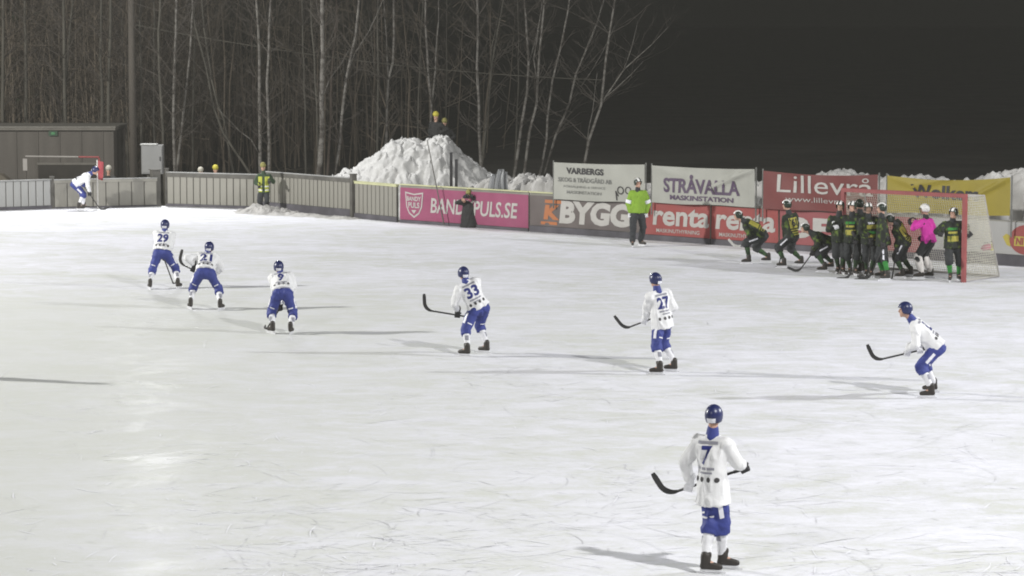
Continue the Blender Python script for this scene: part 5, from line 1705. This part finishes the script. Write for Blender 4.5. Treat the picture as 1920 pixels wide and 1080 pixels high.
# ---------------------------------------------------------------- officials and onlookers
person('referee in a neon green shirt and black trousers before the end boards', (1195, 462), (1195, 398, 0.0), (1196, 358, 0.0), (1196, 343.5, -0.03), ((1205, 461.5), (1186, 463.5)),
       heading=186, torso=184, hh=215, toes=(225, 180), lean=-1, hands=((1212, 404, -0.05), (1181, 405, -0.10)), elbow=0.6,
       outfit=dict(top=M_NEON, bottom=M_TROUS, helmet=M_GH, hstripe=(0, 1), glove=(M_GLW, M_GLW), long=True, collar=M_TROUS, armband=True, topname='shirt', cat='referee', hem=0.02, glovesc=(1, 1)))
STEW = person('steward in an open yellow vest over a dark green jacket', (495, 398), (495, 356, 0.0), (494.5, 325, 0.0), (493, 313.5, -0.03), ((500, 398), (489, 398)),
       heading=176, torso=182, hh=170, toes=(190, 165), lean=-1, hands=((505, 341, -0.26), (486, 350, -0.24)), sc=0.88,
       outfit=dict(top=M_COATG, bottom=M_TROUS, hat=M_HATO, glove=(M_GLB, M_GLB), long=True, feet='shoe', topname='jacket', cat='steward', collar=M_COATG))
def vest(P):
    # two front halves and a back of hi-vis cloth lying over the jacket
    jb = P['jb']; nk, u, rt, ft = P['nk'], P['u'], P['rt'], P['ft']
    for s1, w in ((-1, 0.15), (1, 0.13)):
        conform('vest_front', rect_geo(5, 12), jb, nk - u * 0.33 + rt * s1 * 0.115, -rt, u, ft, w, 0.50, M_YELJ, P['jer'], 0.012)
        for dn in (0.40, 0.52):
            conform('vest_tape', rect_geo(5, 1), jb, nk - u * dn + rt * s1 * 0.115, -rt, u, ft, w, 0.035, M_REFL, P['jer'], 0.018)
    conform('vest_back', rect_geo(8, 12), jb, nk - u * 0.33, rt, u, -ft, 0.36, 0.50, M_YELJ, P['jer'], 0.012)
vest(STEW)
PH = person('photographer in a dark coat kneeling against the pink sign board', (880, 426), (882, 399, 0.0), (882, 377, 0.0), (879.5, 366, -0.04), ((874, 425), (888, 425)),
       heading=165, torso=172, hh=160, toes=(170, 175), lean=-1, hands=((885, 368, -0.24), (869, 374, -0.26)), sc=0.92, elbow=0.9,
       outfit=dict(top=M_COAT, bottom=M_TROUS, hat=M_HATO, glove=(M_GLB, M_SKIN), long=True, feet='shoe', topname='coat', cat='photographer', cape=True, hem=0.10))
cp = PH['B'] + PH['head'] + PH['hf'] * 0.22 - PH['hu'] * 0.03
cam_r = empty('photo_camera', cp, R(160))
tag(cam_r, 'black photo camera held to the face of the kneeling photographer', 'camera')
MB().box(-0.08, 0.08, -0.04, 0.04, -0.055, 0.05).build('camera_body', M_BLK, cam_r)
MB().box(-0.03, 0.03, -0.035, 0.03, 0.052, 0.085).build('viewfinder', M_BLK, cam_r)
lb_ = MB().tube([(0, 0.042, 0), (0, 0.10, 0), (0, 0.19, 0)], [0.042, 0.042, 0.05], 14).build('lens', M_BLK, cam_r, True)
MB().tube([(0, 0.191, 0), (0, 0.193, 0)], [0.04, 0.04], 14).build('front_glass', mat('lens_glass', (0.02, 0.02, 0.03), 0.05), lb_)
GO = 'spectators behind the corner boards'
def onlooker(px, py, Y, label, hat, hd, zf, sc=0.97, group=GO, head_w=None):
    b_ = at(px, py, Y)
    zz = zf
    hz = zz
    s = F / Y
    neck = proj((b_.x, Y, b_.z - 0.215 * sc)); hipp = proj((b_.x, Y, b_.z - 0.745 * sc))
    ft = proj((b_.x, Y, zz))
    person(label, (px, ft[1]), (px, hipp[1], 0.0), (px, neck[1], 0.0), (px, py, 0.0), ((px + 5, ft[1], 0.0), (px - 5, ft[1], 0.02)), heading=hd, torso=hd, hh=hd, lean=0,
           hands=((px + 10, hipp[1] - 3, -0.12), (px - 10, hipp[1] - 3, -0.12)), sc=sc, z=zz, fixY=Y,
           outfit=dict(top=M_COAT, bottom=M_TROUS, hat=hat, glove=(M_GLB, M_GLB), long=True, feet='shoe', topname='coat', cat='spectator', hem=0.2))
onlooker(376, 323, 95.2, 'spectator in a cream hat peeping over the corner boards', M_HATW, 175, -0.45, 0.93)
onlooker(404, 319, 95.4, 'spectator in a bright yellow hat peeping over the corner boards', M_HATY, 200, -0.45, 0.95)
onlooker(203.5, 320, 95.0, 'spectator in a cream hat behind the boards right of the corner flag', M_HATW, 190, -0.45, 0.95)
GP = 'spectators up on the snow heap'
onlooker(817, 219, 97.4, 'upper spectator in a yellow hat standing behind the top of the snow heap', M_HATY, 150, 1.1, 0.97, GP)
onlooker(833, 231, 97.6, 'lower spectator in an olive hat standing behind the top of the snow heap', M_HATO, 170, 0.92, 0.97, GP)


person('player in white waiting just beyond the left picture edge, only the long shadow shows', (-150, 703), (-150, 603, 0.0), (-150, 549, 0.0), (-150, 530, 0.0), ((-165, 704), (-138, 703)),
       heading=-40, torso=-40, hh=-40, lean=0, outfit=W(number='8', hem=0.13), group=GW_)

bpy.data.scenes.remove(WORK)
# ================================================================== NIGHT MIST
hz = MB().box(-1450, 1450, -150, 1500, -1.5, 26)
m = bpy.data.materials.new('mist'); m.use_nodes = True
nt = m.node_tree
for n in list(nt.nodes):
    if n.type != 'OUTPUT_MATERIAL': nt.nodes.remove(n)
out = [n for n in nt.nodes if n.type == 'OUTPUT_MATERIAL'][0]
pv = nt.nodes.new('ShaderNodeVolumePrincipled')
pv.inputs['Color'].default_value = (0.95, 0.94, 0.86, 1)
pv.inputs['Density'].default_value = 0.0005
pv.inputs['Anisotropy'].default_value = 0.0
nt.links.new(pv.outputs[0], out.inputs['Volume'])
o = hz.build('haze', m)
tag(o, kind='stuff')
